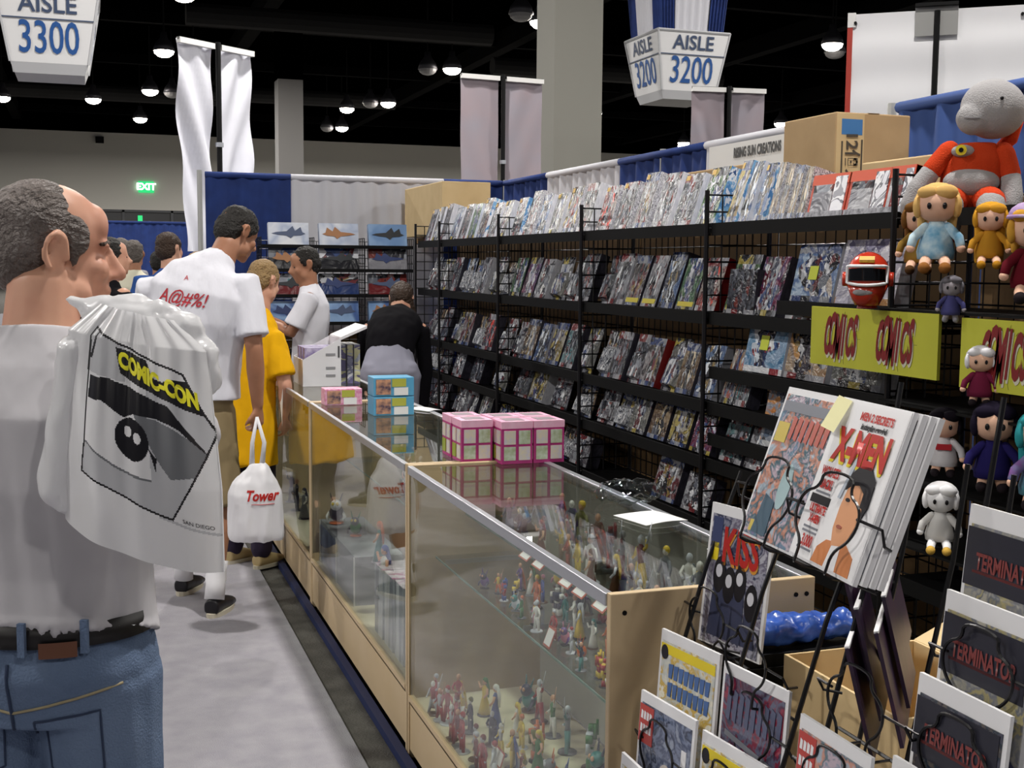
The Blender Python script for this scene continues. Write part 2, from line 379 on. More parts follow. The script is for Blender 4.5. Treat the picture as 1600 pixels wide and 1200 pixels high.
# ---------------------------------------------------------------- hanging aisle signs
def aisle_sign(loc, wt, num, lab, drape):
    t = thing('aisle_sign', lab, 'sign', loc); h = wt*.82; wb_ = wt*.76; hb = h*.13
    m1 = mat('sign_panel', '#d9d9da', .5); m2 = mat('sign_frame', '#b9babd', .5)
    def ring(a, z): return [V((-a, -a, z)), V((a, -a, z)), V((a, a, z)), V((-a, a, z))]
    a, b, c = wt/2, wb_/2, wb_/2*.9
    mb = MB(); q = ring(c, 0)+ring(b, hb)+ring(a, h)
    mb.add(q, [(3, 2, 1, 0)]+[(i, (i+1) % 4, (i+1) % 4+4, i+4) for i in range(4)], 1)
    mb.add(q[4:], [(i, (i+1) % 4, (i+1) % 4+4, i+4) for i in range(4)], 0); mb.add(q[8:], [(0, 1, 2, 3)], 1)
    ob('panel', mb, [m1, m2], t, fix=True)
    fr = MB()
    for i in range(4): fr.tube([q[4+i], q[8+i]], .018, 5); fr.tube([q[8+i], q[8+(i+1) % 4]], .022, 5)
    ob('frame', fr, m2, t)
    for k in range(4):
        R = rz(k*math.pi/2); sl = (a-b)/(h-hb); U = R @ V((1, 0, 0)); W = (R @ V((0, -sl, 1))).normalized(); N = U.cross(W)
        def pos(z): return R @ V((0, -(b+sl*(z-hb)), z))+N*.012
        text('AISLE', SIGNG, t, pos(hb+(h-hb)*.80), U, W, wt*.24, bold=wt*.004)
        text(num, SIGNB, t, pos(hb+(h-hb)*.33), U, W, wt*.46, bold=wt*.004, sx=.66)
        ln = MB(); z = hb+(h-hb)*.61; hw = (b+sl*(z-hb))*.98
        ln.box(pos(z), (hw*2, .006, .014), R); ob('divider_line', ln, SIGNG, t)
    wr = MB(); wr.tube([(0, 0, h), (0, 0, 11.2-loc[2])], .015, 5); ob('hanging_wire', wr, DARK, t)
    if drape:
        for k in range(4):
            R = rz(k*math.pi/2)
            for j, (x0, x1, cm) in enumerate(((-.5, -.28, BLUEC), (-.28, .26, WHITEC), (.26, .5, BLUEC))):
                def fn(u, v):
                    s = 1+.35*v; x = (x0+(x1-x0)*u)*wt*.86*s
                    return R @ V((x, -(wt*.43*s+.02*math.sin(u*30)), h+.02+v*2.4))
                ob('drape_panel', MB().grid(fn, 24, 4), cm, t, True)
    return t
aisle_sign((8.80, 17.65, 4.16), 1.22, '3200', 'white tapered hanging sign reading AISLE 3200 with blue and white drape', True)
aisle_sign((-.43, 17.5, 4.0), 1.24, '3300', 'white tapered hanging sign reading AISLE 3300 at top left', False)

# ---------------------------------------------------------------- banners on poles
def banner_pole(loc, rot, top, drop, half, lab, m, gap=.05, fa=1.0, tp=.10):
    t = thing('banner_stand', lab, 'banner', loc, rot)
    p = MB(); p.tube([(0, -.02, 0), (0, -.02, top+.03)], .03, 8); ob('pole', p, DARK, t)
    bs = MB(); bs.tube([(0, -.02, 0), (0, -.02, .03)], .3, 16); ob('base_plate', bs, DARK, t)
    c = MB().tube([(0, -.02, top*.72), (0, -.02, top*.72+.05)], .045, 8); ob('collar', c, CHROME, t)
    rd = MB().tube([(-half, 0, top), (half, 0, top)], .02, 6); ob('crossbar', rd, DARK, t)
    for s in (-1, 1):
        def fn(u, v):
            x = s*(gap+(half-gap)*u); taper = 1-tp*v*u
            d = fa*(.05*math.sin(u*7+v*6+s)*v**.5+.03*math.sin(v*15+u*9))
            return V((x*taper, .03+d, top-.0-drop*v))
        ob('banner_cloth', MB().grid(fn, 14, 30), m, t, True)
        sl = MB().box((s*(half+gap)/2, 0, top-.02), (half-gap, .06, .06)); ob('hem_sleeve', sl, WHITE, t)
SATIN = mat('white_satin', '#e3e4ee', .45, bump=(5, .5, (1, 1, .6))); BACKC = mat('grey_pink_banner', '#9b96a0', .8, mott=(2, '#a3949a'))  # second banner cloth is grey with pinkish patches
banner_pole((1.40, 14.25, 0), math.atan2(.66, .87), 4.02, 2.3, .55, 'tall glossy white double banner on black pole behind the blue drape', SATIN)
banner_pole((5.27, 15.7, 0), .1, 4.09, 2.4, .60, 'pale grey double banner left of the wide pillar', BACKC, fa=.25, tp=.04)
banner_pole((8.15, 14.75, 0), -.14, 3.97, 2.2, .52, 'pale grey double banner right of the wide pillar', BACKC, fa=.35, tp=.06)
t = thing('banner_stand', 'large white banner with red edge on a pole above the blue drape', 'banner', (6.13, 7.9, 0), math.atan2(-.75, .944))
ob('banner_cloth', MB().grid(lambda u, v: V((-.62+1.26*u, .03+.008*math.sin(v*22), 3.56-1.35*v)), 10, 40), mat('white_vinyl', '#f1f1f4', .4), t, True)
ob('red_edge', MB().bb((-.66, .02, 2.2), (-.62, .05, 3.46)), mat('red_vinyl', '#b1392c', .5), t)
ob('white_corner', MB().bb((-.66, .015, 3.46), (-.6, .05, 3.57)), WHITE, t)
ob('pole', MB().tube([(0, -.04, 0), (0, -.04, 3.54)], .022, 8), DARK, t)
ob('base_plate', MB().tube([(0, -.04, 0), (0, -.04, .03)], .25, 14), DARK, t)
ob('bracket_plate', MB().bb((-.16, -.015, 3.36), (.15, .0, 3.6)), mat('grey_plate', '#9a9a98', .5), t)
ob('bracket_bar', MB().bb((-.16, -.06, 3.575), (.15, .0, 3.60)), DARK, t)
for i, (a, b) in enumerate(((-.6, 3.49), (.6, 3.49))): ob('grommet', MB().tube([(a, .0, b), (a, .03, b)], .012, 8), DARK, t)

# ---------------------------------------------------------------- pipe and drape
def drape(p0, p1, z1, m, lab, z0=.004, n=9, grp=None, amp=.035):
    p0, p1 = V((*p0, 0)), V((*p1, 0)); d = p1-p0; L = d.length; e = d.normalized(); nn = V((e.y, -e.x, 0))
    t = thing('pipe_drape', lab, 'drape', p0, 0, grp)
    def fn(u, v):
        k = (.25+.75*v); return e*(L*u)+nn*(amp*k*math.sin(u*L*n*2.2+.6*math.sin(u*L*5))+.012*math.sin(u*L*41+v))+V((0, 0, z1-(z1-z0)*v))
    ob('curtain', MB().grid(fn, int(L*34)+4, 10), m, t, True)
    ob('rod_pocket', MB().tube([V((0, 0, z1+.0)), e*L+V((0, 0, z1))], .03, 8), m, t, True)
    return t
def drape_post(x, y, h, lab):
    t = thing('drape_post', lab, 'post', (x, y, 0))
    ob('upright', MB().tube([(0, 0, 0), (0, 0, h)], .024, 8), mat('anodised_pipe', '#b5b6b4', .5, metal=.4), t)
    ob('base_plate', MB().bb((-.2, -.2, 0), (.2, .2, .012)), DARK, t)
YD, XD = 12.0, 4.05
drape((1.05, YD), (1.86, YD), 2.43, BLUEC, 'blue drape at the left end of the back booth wall')
drape((1.86, YD), (3.40, YD), 2.43, WHITEC, 'white drape behind the rack of jet model boxes', grp=None)
drape((3.40, YD), (4.03, YD), 2.43, BLUEC, 'short blue drape in the far corner of the booth')
drape((XD, YD-.02), (XD, 10.72), 2.43, BLUEC, 'blue side drape nearest the far booth corner')
drape((XD, 10.72), (XD, 9.08), 2.43, WHITEC, 'white side drape right of the far blue corner drape')
drape((XD, 9.08), (XD, 7.62), 2.43, BLUEC, 'blue side drape beside the white lettered booth sign')
drape((XD, 7.62), (XD, 6.1), 2.43, WHITEC, 'white side drape behind the lettered booth sign')
drape((XD, 5.5), (XD, 3.6), 2.44, mat('blue_cloth_lit', '#3d5794', .85), 'blue side drape behind the red and grey plush doll', amp=.05)  # lighter copy of the blue cloth: brighter light put into its colour
for x, y, lab in ((1.0, 12.0, 'metal drape post at the left end of the back booth wall'), (4.08, 12.05, 'metal drape post in the far booth corner'), (XD+.02, 8.35, 'short topped drape post between two blue side drapes'), (XD, 5.56, 'metal drape post right of the big cardboard carton')):
    drape_post(x, y, 2.47, lab)
t = thing('booth_sign', 'white paper booth sign lettered RISING SUN CREATIONS', 'sign', (3.98, 6.92, 2.2))
ob('sheet', MB().bb((-.004, -.53, 0), (.004, .53, .2)), mat('sign_paper', '#dcdcda', .6), t)
text('RISING SUN CREATIONS', mat('sign_ink', '#4d4d4d', .6), t, (-.008, -.10, .13), (0, -1, 0), (0, 0, 1), .085, bold=.004, sx=.62)
# far booth of another exhibitor at the end of the aisle
drape((-1.4, 27.5), (2.2, 27.5), 2.44, BLUEC, 'low blue drape of a distant booth beyond the crowd', n=5)
# ---------------------------------------------------------------- glass display cases
BACKP = mat('grey_sliding_door', '#a09d95', .5); DECK = mat('case_deck', '#d8ccb0', .55); GREYP = mat('grey_riser', '#8d9196', .4)
CASE_X, CASE_D, CASE_H = .94, .46, .96
def display_case(y0, L, deck, lab, shelves, holes=True):
    t = thing('display_case', lab, 'display case', (CASE_X, y0, 0))
    d = CASE_D
    ob('kick_panel', MB().bb((.004, .018, .03), (.022, L-.018, deck)), WOOD, t)
    ob('plinth', MB().bb((.03, .02, 0), (d-.01, L-.02, .03)), DARK, t)
    ob('deck', MB().bb((.004, .018, deck-.018), (d-.015, L-.018, deck)), DECK, t)
    for k, (a, b) in enumerate(((0, .018), (L-.018, L))):
        e = ob('end_panel', MB().bb((0, a, .0), (d, b, CASE_H+.004)), WOOD, t, bevel=.002)
        if k == 0 and holes:
            for x, z in ((.03, CASE_H-.035), (d-.045, CASE_H-.03), (d-.02, CASE_H-.03)):
                ob('lock_hole', MB().tube([(x, -.002, z), (x, .002, z)], .005, 8), DARK, e)  # black discs stand in for the dark inside of lock holes
    half = L/2
    for k in range(2):
        ob('sliding_door', MB().bb((d-.014+.006*k, .018+half*k, deck), (d-.008+.006*k, half+.02+(half-.038)*k, CASE_H-.02)), BACKP, t)
    ob('front_glass', MB().bb((.004, .018, deck), (.010, L-.018, CASE_H-.02)), GLASS, t)
    ob('top_glass', MB().bb((.006, .018, CASE_H-.008), (d-.006, L-.018, CASE_H-.001)), GLASS, t)
    ob('front_trim', MB().bb((-.004, .018, CASE_H-.024), (.014, L-.018, CASE_H+.002)), CHROME, t, bevel=.002)
    ob('back_trim', MB().bb((d-.02, .018, CASE_H-.024), (d+.004, L-.018, CASE_H+.002)), CHROME, t, bevel=.002)
    ob('bottom_track', MB().bb((-.002, .018, deck-.004), (.016, L-.018, deck+.012)), WOOD, t)
    for x0, z in shelves:
        s = ob('glass_shelf', MB().bb((x0, .022, z-.006), (d-.02, L-.022, z)), GLASS, t)
        ob('shelf_edge', MB().bb((x0-.002, .022, z-.006), (x0, L-.022, z)), mat('glass_edge', '#6f8a80', .2), s)
        for yy in (.06, L*.5, L-.06): ob('shelf_bracket', MB().bb((x0+.02, yy-.004, z-.02), (d-.016, yy+.004, z-.006)), CHROME, t)
    return t
display_case(2.12, 1.61, .20, 'near glass display case full of small figurines beside the comic racks', ((.09, .665), (.19, .80)))
display_case(3.74, 1.83, .22, 'middle glass display case holding upright boxes and anime figures', ((.16, .70),), False)
display_case(5.58, 1.70, .22, 'far glass display case with a white sloped box on top', ((.16, .70),), False)

# ---- little figures
FIGH = 1.0
def fig_meshes():
    out = []
    def base(b): b.tube([(0, 0, 0), (0, 0, .035)], [.20, .19], 10, 3)
    def legs(b, sp, m=0):
        for s in (-1, 1): b.tube([(0, s*.04, .46), (.01, s*(.05+sp*.5), .24), (0, s*(.06+sp), .035)], [.065, .05, .04], 6, m)
    def torso(b, m=0, w=.1): b.loft([((0, 0, .42), (.055, 0, 0), (0, .075, 0)), ((0, 0, .55), (.05, 0, 0), (0, .065, 0)), ((0, 0, .72), (.065, 0, 0), (0, w, 0)), ((0, 0, .79), (.03, 0, 0), (0, .04, 0))], 8, m)
    def head(b, hair=None):
        b.ell((0, 0, .88), (.065, .06, .085), None, 8, 6, 2)
        if hair: b.ell((.015, 0, .905), (.075, .07, .085), None, 8, 6, hair)
    def arm(b, s, e, h, m=0): b.tube([(0, s*.1, .72), e, h], [.035, .03, .025], 6, m); b.ell(h, (.03, .03, .03), None, 6, 4, 2)
    b = MB(); base(b); legs(b, .05); torso(b); head(b, 1); arm(b, -1, (0, -.16, .56), (-.05, -.17, .42)); arm(b, 1, (0, .16, .56), (-.05, .17, .42)); out.append(b)
    b = MB(); base(b); legs(b, .10); torso(b, 1, .11); head(b, 0); arm(b, -1, (-.02, -.19, .78), (-.04, -.22, .95)); arm(b, 1, (0, .17, .56), (-.1, .15, .5)); b.tube([(-.04, -.22, .85), (-.02, -.34, 1.25)], [.02, .006], 5, 2); out.append(b)
    b = MB(); base(b); legs(b, .03); torso(b, 0, .11); head(b, 0); arm(b, -1, (-.05, -.15, .6), (-.12, -.05, .55)); arm(b, 1, (-.05, .15, .6), (-.12, .05, .55)); b.loft([((.04, 0, .78), (.02, 0, 0), (0, .08, 0)), ((.11, 0, .45), (.03, 0, 0), (0, .16, 0)), ((.14, 0, .06), (.04, 0, 0), (0, .2, 0))], 10, 1); out.append(b)
    b = MB(); base(b)
    for s in (-1, 1):
        b.box((0, s*.09, .13), (.14, .10, .2), None, 0); b.box((0, s*.08, .32), (.09, .08, .2), None, 1); b.box((0, s*.2, .66), (.13, .1, .14), None, 0); b.box((-.02, s*.22, .48), (.08, .08, .22), None, 1); b.box((.1, s*.12, .8), (.05, .06, .3), rz(s*.3), 0)
    b.box((0, 0, .62), (.16, .26, .26), None, 1); b.box((0, 0, .46), (.1, .14, .1), None, 0); b.box((0, 0, .83), (.1, .1, .12), None, 0); b.box((-.055, 0, .84), (.01, .07, .03), None, 2); out.append(b)
    b = MB(); base(b); b.loft([((0, 0, .05), (.16, 0, 0), (0, .17, 0)), ((0, 0, .3), (.11, 0, 0), (0, .12, 0)), ((0, 0, .5), (.06, 0, 0), (0, .07, 0)), ((0, 0, .7), (.06, 0, 0), (0, .09, 0)), ((0, 0, .78), (.03, 0, 0), (0, .03, 0))], 10, 0); head(b, 1); b.loft([((.05, 0, .95), (.03, 0, 0), (0, .05, 0)), ((.09, 0, .7), (.04, 0, 0), (0, .09, 0)), ((.1, 0, .45), (.02, 0, 0), (0, .05, 0))], 8, 1); arm(b, -1, (-.03, -.15, .6), (-.1, -.12, .52), 2); arm(b, 1, (0, .18, .66), (-.02, .22, .8), 2); out.append(b)
    b = MB(); base(b); b.ell((0, 0, .28), (.17, .2, .22), None, 10, 7, 0); b.ell((-.08, 0, .5), (.14, .15, .15), None, 10, 6, 1)
    for s in (-1, 1): b.ell((-.19, s*.06, .55), (.035, .045, .05), None, 7, 5, 2); b.tube([(-.02, s*.1, .6), (.02, s*.17, .82)], [.03, .008], 5, 0); b.tube([(0, s*.17, .3), (-.1, s*.24, .2), (-.16, s*.2, .1)], [.05, .04, .03], 6, 1)
    out.append(b)
    ms = []
    for i, b in enumerate(out):
        me = b.mesh('figurine', [WHITE]*4, True); ms.append(me)
    return ms
FM = fig_meshes()
FC = {k: mat('paint_'+k, c, .3) for k, c in dict(red='#a3201d', crimson='#6d1512', silver='#c9ccd4', white='#e9e7e2', blue='#2f4f9c', navy='#1c2446', teal='#2f7f7d', green='#3d7a3c', olive='#6b6a2c', yellow='#e2c23c', orange='#d0692a', brown='#5b3a22', black='#141216', pink='#d88aa0', purple='#5c3a7e', grey='#6e7278', tan='#c9a27a', skin='#d9a584').items()}
NF = 0
def figurine(i, loc, h, c0, c1, c2, cb, lab, rot=0, grp='figurines in the glass cases'):
    o = link('figurine', FM[i], None, loc, rot, (h, h, h)); tag(o, lab, 'figurine', grp)
    for k, c in enumerate((c0, c1, c2, cb)):
        o.material_slots[k].link = 'OBJECT'; o.material_slots[k].material = FC[c]
    return o
rnd = random.Random(5)
def fig_rows(rows, where):
    for nm, x, z, ys, h0, h1, pal, kinds in rows:
        for i, y in enumerate(ys):
            c = rnd.sample(pal, 2); k = rnd.choice(kinds)
            figurine(k, (x+rnd.uniform(-.02, .02), y+rnd.uniform(-.012, .012), z), rnd.uniform(h0, h1), c[0], c[1], rnd.choice(['skin', 'silver', 'skin', 'white']) if k != 3 else 'silver', rnd.choice(['black', 'grey', 'silver', 'brown']),
                     'tiny %s %s figurine, %s in the %s row %s' % (c[0], c[1], ORD[i], nm, where), rnd.uniform(-.7, .7))
def lins(a, b, n): return [a+(b-a)*i/(n-1) for i in range(n)]
bright = ['white', 'silver', 'yellow', 'blue', 'red', 'teal', 'orange', 'pink', 'purple', 'navy', 'green']
rich = ['crimson', 'red', 'white', 'silver', 'yellow', 'brown', 'navy', 'grey', 'olive', 'purple']
fig_rows([
    ('front', 1.165, .80, lins(2.20, 3.34, 17), .10, .13, rich, [0, 1, 2, 4]),
    ('back', 1.29, .80, lins(2.2, 3.3, 12), .125, .15, rich, [0, 1, 2, 3])], 'of the near case top shelf')
fig_rows([
    ('front', 1.07, .665, lins(2.17, 3.28, 19), .06, .085, bright, [0, 1, 3, 5]),
    ('second', 1.15, .665, lins(2.2, 3.25, 16), .075, .10, bright, [0, 2, 4, 3]),
    ('back', 1.26, .665, lins(2.2, 3.25, 12), .09, .11, bright+['black', 'black'], [1, 3, 4, 5])], 'of the near case middle shelf')
fig_rows([
    ('window', .995, .20, lins(3.02, 3.62, 12), .105, .125, ['red', 'silver', 'crimson', 'red'], [0, 0, 1]),
    ('second', 1.06, .20, lins(2.28, 3.55, 15), .09, .13, ['red', 'crimson', 'silver', 'blue', 'navy', 'olive', 'white', 'yellow'], [0, 1, 2, 4]),
    ('third', 1.15, .20, lins(2.2, 3.5, 15), .10, .14, ['green', 'olive', 'grey', 'blue', 'white', 'yellow', 'orange', 'silver'], [0, 3, 5, 4]),
    ('back', 1.27, .20, lins(2.2, 3.5, 12), .12, .16, ['grey', 'green', 'teal', 'white', 'red', 'silver', 'navy'], [3, 5, 1])], 'of the near case deck')
fig_rows([('front', 1.16, .70, lins(3.86, 4.7, 8), .09, .12, ['white', 'orange', 'navy', 'silver', 'black'], [0, 1, 4]), ('back', 1.27, .70, lins(3.9, 5.2, 8), .10, .13, ['white', 'grey', 'silver', 'navy', 'green'], [0, 1, 3])], 'of the middle case shelf')
fig_rows([('front', 1.08, .22, lins(5.75, 7.0, 6), .14, .2, ['navy', 'purple', 'grey', 'black'], [0, 1, 4]), ('shelf', 1.18, .70, lins(5.8, 7.0, 6), .10, .14, ['navy', 'grey', 'white', 'black'], [0, 1, 3])], 'of the far case')
figurine(5, (1.03, 5.40, .425), .17, 'black', 'white', 'yellow', 'orange', 'black and cream bug-eyed figure on the grey riser in the middle case', 1.2)
figurine(5, (1.06, 5.12, .425), .13, 'green', 'black', 'yellow', 'orange', 'green horned creature figure on the grey riser in the middle case', 1.0)
figurine(4, (1.05, 4.62, .425), .17, 'teal', 'orange', 'skin', 'grey', 'girl figurine with orange hair and teal dress in the middle case', -.4)
figurine(4, (1.01, 4.36, .36), .20, 'white', 'blue', 'skin', 'grey', 'girl figurine with blue hair and white dress in the middle case', .3)
# price tags
TAGW = mat('tag_white', '#e8e6e4', .5); TAGR = mat('tag_red', '#b8573f', .5)
def price_tag(loc, lab, w=.05, h=.04, rot=(0, 0, 0)):
    t = thing('price_tag', lab, 'price tag', loc); t.rotation_euler = rot
    ob('border', MB().bb((-h/2, -w/2, 0), (h/2, w/2, .0015)), TAGR, t); ob('card', MB().bb((-h*.4, -w*.42, .0015), (h*.4, w*.42, .0022)), TAGW, t)
for i, y in enumerate((2.22, 2.33, 2.41, 2.58, 2.67)):
    price_tag((.966, y, .915), 'red bordered price tag under the near case front trim, %s from the near end' % ORD[i], .06, .032, (0, -.75, 0))
price_tag((1.045, 2.25, .69), 'square red bordered price card at the near end of the middle shelf', .05, .05, (0, -1.2, 0))
price_tag((1.045, 2.72, .69), 'red bordered price card standing mid-way on the middle shelf', .045, .05, (0, -1.2, 0))
price_tag((1.05, 3.12, .225), 'red bordered price card standing on the case deck among figurines', .07, .045, (0, -1.25, 0))

# ---- things inside the middle case
def carton(name, lab, cat, lo, hi, front, side, top, group=None):
    """upright box: -X face, -Y face and top face have their own print"""
    lo, hi = V(lo), V(hi); d = hi-lo; c = V(((lo.x+hi.x)/2, (lo.y+hi.y)/2, lo.z))
    mb = MB(); mb.bb((-d.x/2, -d.y/2, 0), (d.x/2, d.y/2, d.z)); mb.m = [side, top, side, side, side, front] if False else [1, 2, 1, 1, 1, 0]
    o = ob(name, mb, [front, side, top], None, loc=c); return tag(o, lab, cat, group)
BXG = art('grey_box_print', ['#b9bcc4', '#8d919b', '#d5d6da', '#6d6f78'], 4, (1, 1, .1)); PINKT = art('pink_top_print', ['#d8b7cf', '#e9dde6', '#c77fa6', '#a99ac9'], 5)
for i in range(4):
    carton('figure_box', 'tall grey boxed toy with pink top on the case deck, %s from the near end' % ORD[i], 'box', (.985, 3.80+i*.16, .22), (1.20, 3.93+i*.16, .50-.006*i), BXG, mat('white_box_side', '#cdd0d6', .3), PINKT, 'grey pink-topped boxes in the middle case')
t = thing('riser', 'grey glossy riser box with blue panel in the middle case', 'riser', (.98, 4.75, .22))
ob('shell', MB().bb((0, 0, 0), (.2, .78, .2)), GREYP, t); ob('blue_panel', MB().bb((-.004, .38, .02), (0, .76, .18)), mat('dark_blue_boxes', '#26335c', .4, mott=(14, '#8f9bb8')), t)
for y in (0, .38, .77): ob('white_edge', MB().bb((-.006, y-.004, 0), (-.001, y+.006, .2)), WHITE, t)
carton('figure_box', 'low white box behind the blue haired figurine in the middle case', 'box', (1.12, 4.05, .22), (1.3, 4.6, .36), BXG, WHITE, WHITE)

# ---------------------------------------------------------------- things on the case tops
PK = art('pink_window_print', ['#c2347f', '#d9d6dc', '#b9c27a', '#c9a9d8', '#d65f9f', '#e7e0e8'], 11, (1, 1, 1), .3, .3, bump=0)
PKT = mat('pink_lid', '#e79fc0', .35, mott=(18, '#f0c4d8')); GRN = mat('olive_flap', '#9aa83a', .4)
def pink_box(x, y, lab):
    w_, l, h = .105, .105, .135
    t = thing('candy_toy_box', lab, 'box', (x, y, .96), 0, 'pink candy toy boxes on the near case')
    ob('carton', MB().bb((0, 0, 0), (w_, l, h)), mat('magenta_card', '#b3347c', .4), t)
    lid = ob('lid', MB().bb((-.001, -.001, h-.02), (w_+.001, l+.001, h+.003)), PKT, t); ob('lid_hole', MB().bb((.02, .02, h+.003), (w_-.02, l-.02, h+.004)), mat('lid_grey', '#8c7f86', .5), lid)
    win = mat('pale_figure_print', '#c6cfc0', .4, mott=(60, '#a3ad86')); win2 = mat('pale_lilac_print', '#c9c2d0', .4, mott=(60, '#d9cdb0'))
    for r in range(2):
        for q in range(2):
            ob('picture_panel', MB().bb((.008+q*.05, -.003, .012+r*.052), (.047+q*.05, 0, .056+r*.052)), (win, win2)[(r+q) % 2], t)
            ob('picture_panel', MB().bb((-.003, .008+q*.05, .012+r*.052), (0, .047+q*.05, .056+r*.052)), (win2, GRN)[(q+r) % 2] if q else win2, t)
    return t
for i, (x, y, lb) in enumerate(((1.12, 3.73, 'left front'), (1.235, 3.665, 'middle front'), (1.345, 3.665, 'right front'), (1.12, 3.85, 'left back'), (1.235, 3.785, 'middle back'), (1.345, 3.785, 'right back'))):
    pink_box(x, y, 'pink and lilac candy toy box, %s one of the cluster on the near case' % lb)
def flat_toy(name, loc, d, m1, m2, lab, grp=None):
    t = thing(name, lab, 'box', loc, 0, grp)
    ob('carton', MB().bb((0, 0, 0), d), m1, t, bevel=.003)
    ob('picture_panel', MB().bb((.01, -.002, .008), (d[0]*.42, 0, d[2]-.008)), mat(name+'_face', '#3c3550', .4, mott=(40, '#d7a27e')), t)
    ob('logo_panel', MB().bb((d[0]*.45, -.002, d[2]*.5), (d[0]*.8, 0, d[2]-.006)), mat('lime_logo', '#b3b44b', .4), t)
    ob('white_panel', MB().bb((d[0]*.5, -.002, .004), (d[0]*.85, 0, d[2]*.46)), WHITE, t)
SKY = mat('sky_blue_card', '#5aa3c9', .35)
for i in range(2): flat_toy('blue_toy_box', (1.115, 5.0, .96+i*.082), (.175, .12, .08), SKY, WHITE, 'sky blue boxed toy, %s of the stack on the middle case' % ('bottom', 'top')[i], 'blue toy boxes')
flat_toy('pink_toy_box', (.985, 5.42, .96), (.17, .1, .075), mat('pink_card', '#d46a9a', .35, mott=(60, '#efc7d8')), WHITE, 'flat pink boxed toy left of the blue toys')
t = thing('sloped_display_box', 'white sloped cardboard display box on the far case', 'box', (1.03, 6.3, .96))
ob('side_panel', MB().prism([(0, 0), (.2, 0), (.2, .25), (0, .14)], .004, (0, 0, 0), (1, -.0, 0), (0, 0, 1)), mat('white_carton', '#dcdce0', .5), t)
ob('side_panel', MB().prism([(0, 0), (.2, 0), (.2, .25), (0, .14)], .004, (0, .3, 0), (1, 0, 0), (0, 0, 1)), mat('white_carton'), t)
ob('back_panel', MB().bb((.196, 0, 0), (.2, .3, .25)), mat('white_carton'), t); ob('front_panel', MB().bb((0, 0, 0), (.004, .3, .14)), mat('white_carton'), t)
ob('open_flap', MB().prism([(0, 0), (.14, .06), (.14, .075), (0, .015)], .3, (.2, .3, .24), (1, 0, 0), (0, 0, 1)), mat('white_carton'), t)
for z in (.16, .09, .05): ob('print_line', MB().bb((.12, -.006, z), (.17, -.004, z+.012)), mat('grey_print', '#8c8c90', .6), t)
ob('print_line', MB().bb((.183, -.006, .15), (.193, -.004, .21)), mat('dark_print', '#4d4d50', .6), t)
for i in range(3):
    carton('purple_pack', 'purple packet standing in the sloped white box, %s from the near side' % ORD[i], 'packet', (1.045, 6.33+i*.09, .965), (1.22, 6.38+i*.09, 1.16), mat('purple_print', '#7a6aa0', .4, mott=(30, '#c5bfd5')), mat('purple_print'), mat('purple_print'), 'purple packets')
for i in range(3):
    carton('magazine_file', 'grey white upright case on the far display case, %s from the white box' % ORD[i], 'case', (1.25+i*.036, 6.42-i*.012, .96), (1.28+i*.036, 6.62, 1.17), BXG, art('spine_print', ['#d9dade', '#8c8fa8', '#6f6a8f', '#c9c7a0', '#a7adc0'], 6, (1, 1, 1.5)), WHITE, 'upright cases')
def paper(loc, w_, l, rot, lab, curl=.01):
    o = ob('paper_sheet', MB().grid(lambda u, v: V(((u-.5)*w_, (v-.5)*l, .002+curl*(math.sin(u*3)*math.sin(v*2.6+.4)))), 8, 8), mat('white_paper', '#f2f2f2', .6), None, True, loc, rot)
    s = o.modifiers.new('s', 'SOLIDIFY'); s.thickness = .001
    tag(o, lab, 'paper')
paper((1.33, 2.76, .961), .13, .14, .2, 'white sheet of paper lying on the near case top')
paper((1.37, 5.16, .961), .08, .16, .5, 'small white paper beside the blue toy stack')
paper((1.34, 2.32, .961), .12, .16, -.3, 'crumpled white paper behind the comic rack on the near case', .03)
b = MB(); b.ell((0, 0, .028), (.10, .075, .03), None, 16, 8)
o = sk('plastic_bag', b, glass('clear_plastic', '#eef2f4', .12), None, .008, 2, folds(.012, 40, 40)); o.location = (1.37, 2.98, .961); tag(o, 'crumpled clear plastic bag on the back edge of the near case', 'plastic bag')
for i, (y, z) in enumerate(((6.38, .70), (6.30, .66))):
    o = ob('paper_pennant', MB().prism([(0, 0), (.07, 0), (.055, -.2)], .001, (.91, y+.03, .96), (.15, -.99, 0), (0, 0, 1)), mat('white_paper'), None); tag(o, 'white paper pennant taped to the far case front, %s one' % ('left', 'right')[i], 'paper')
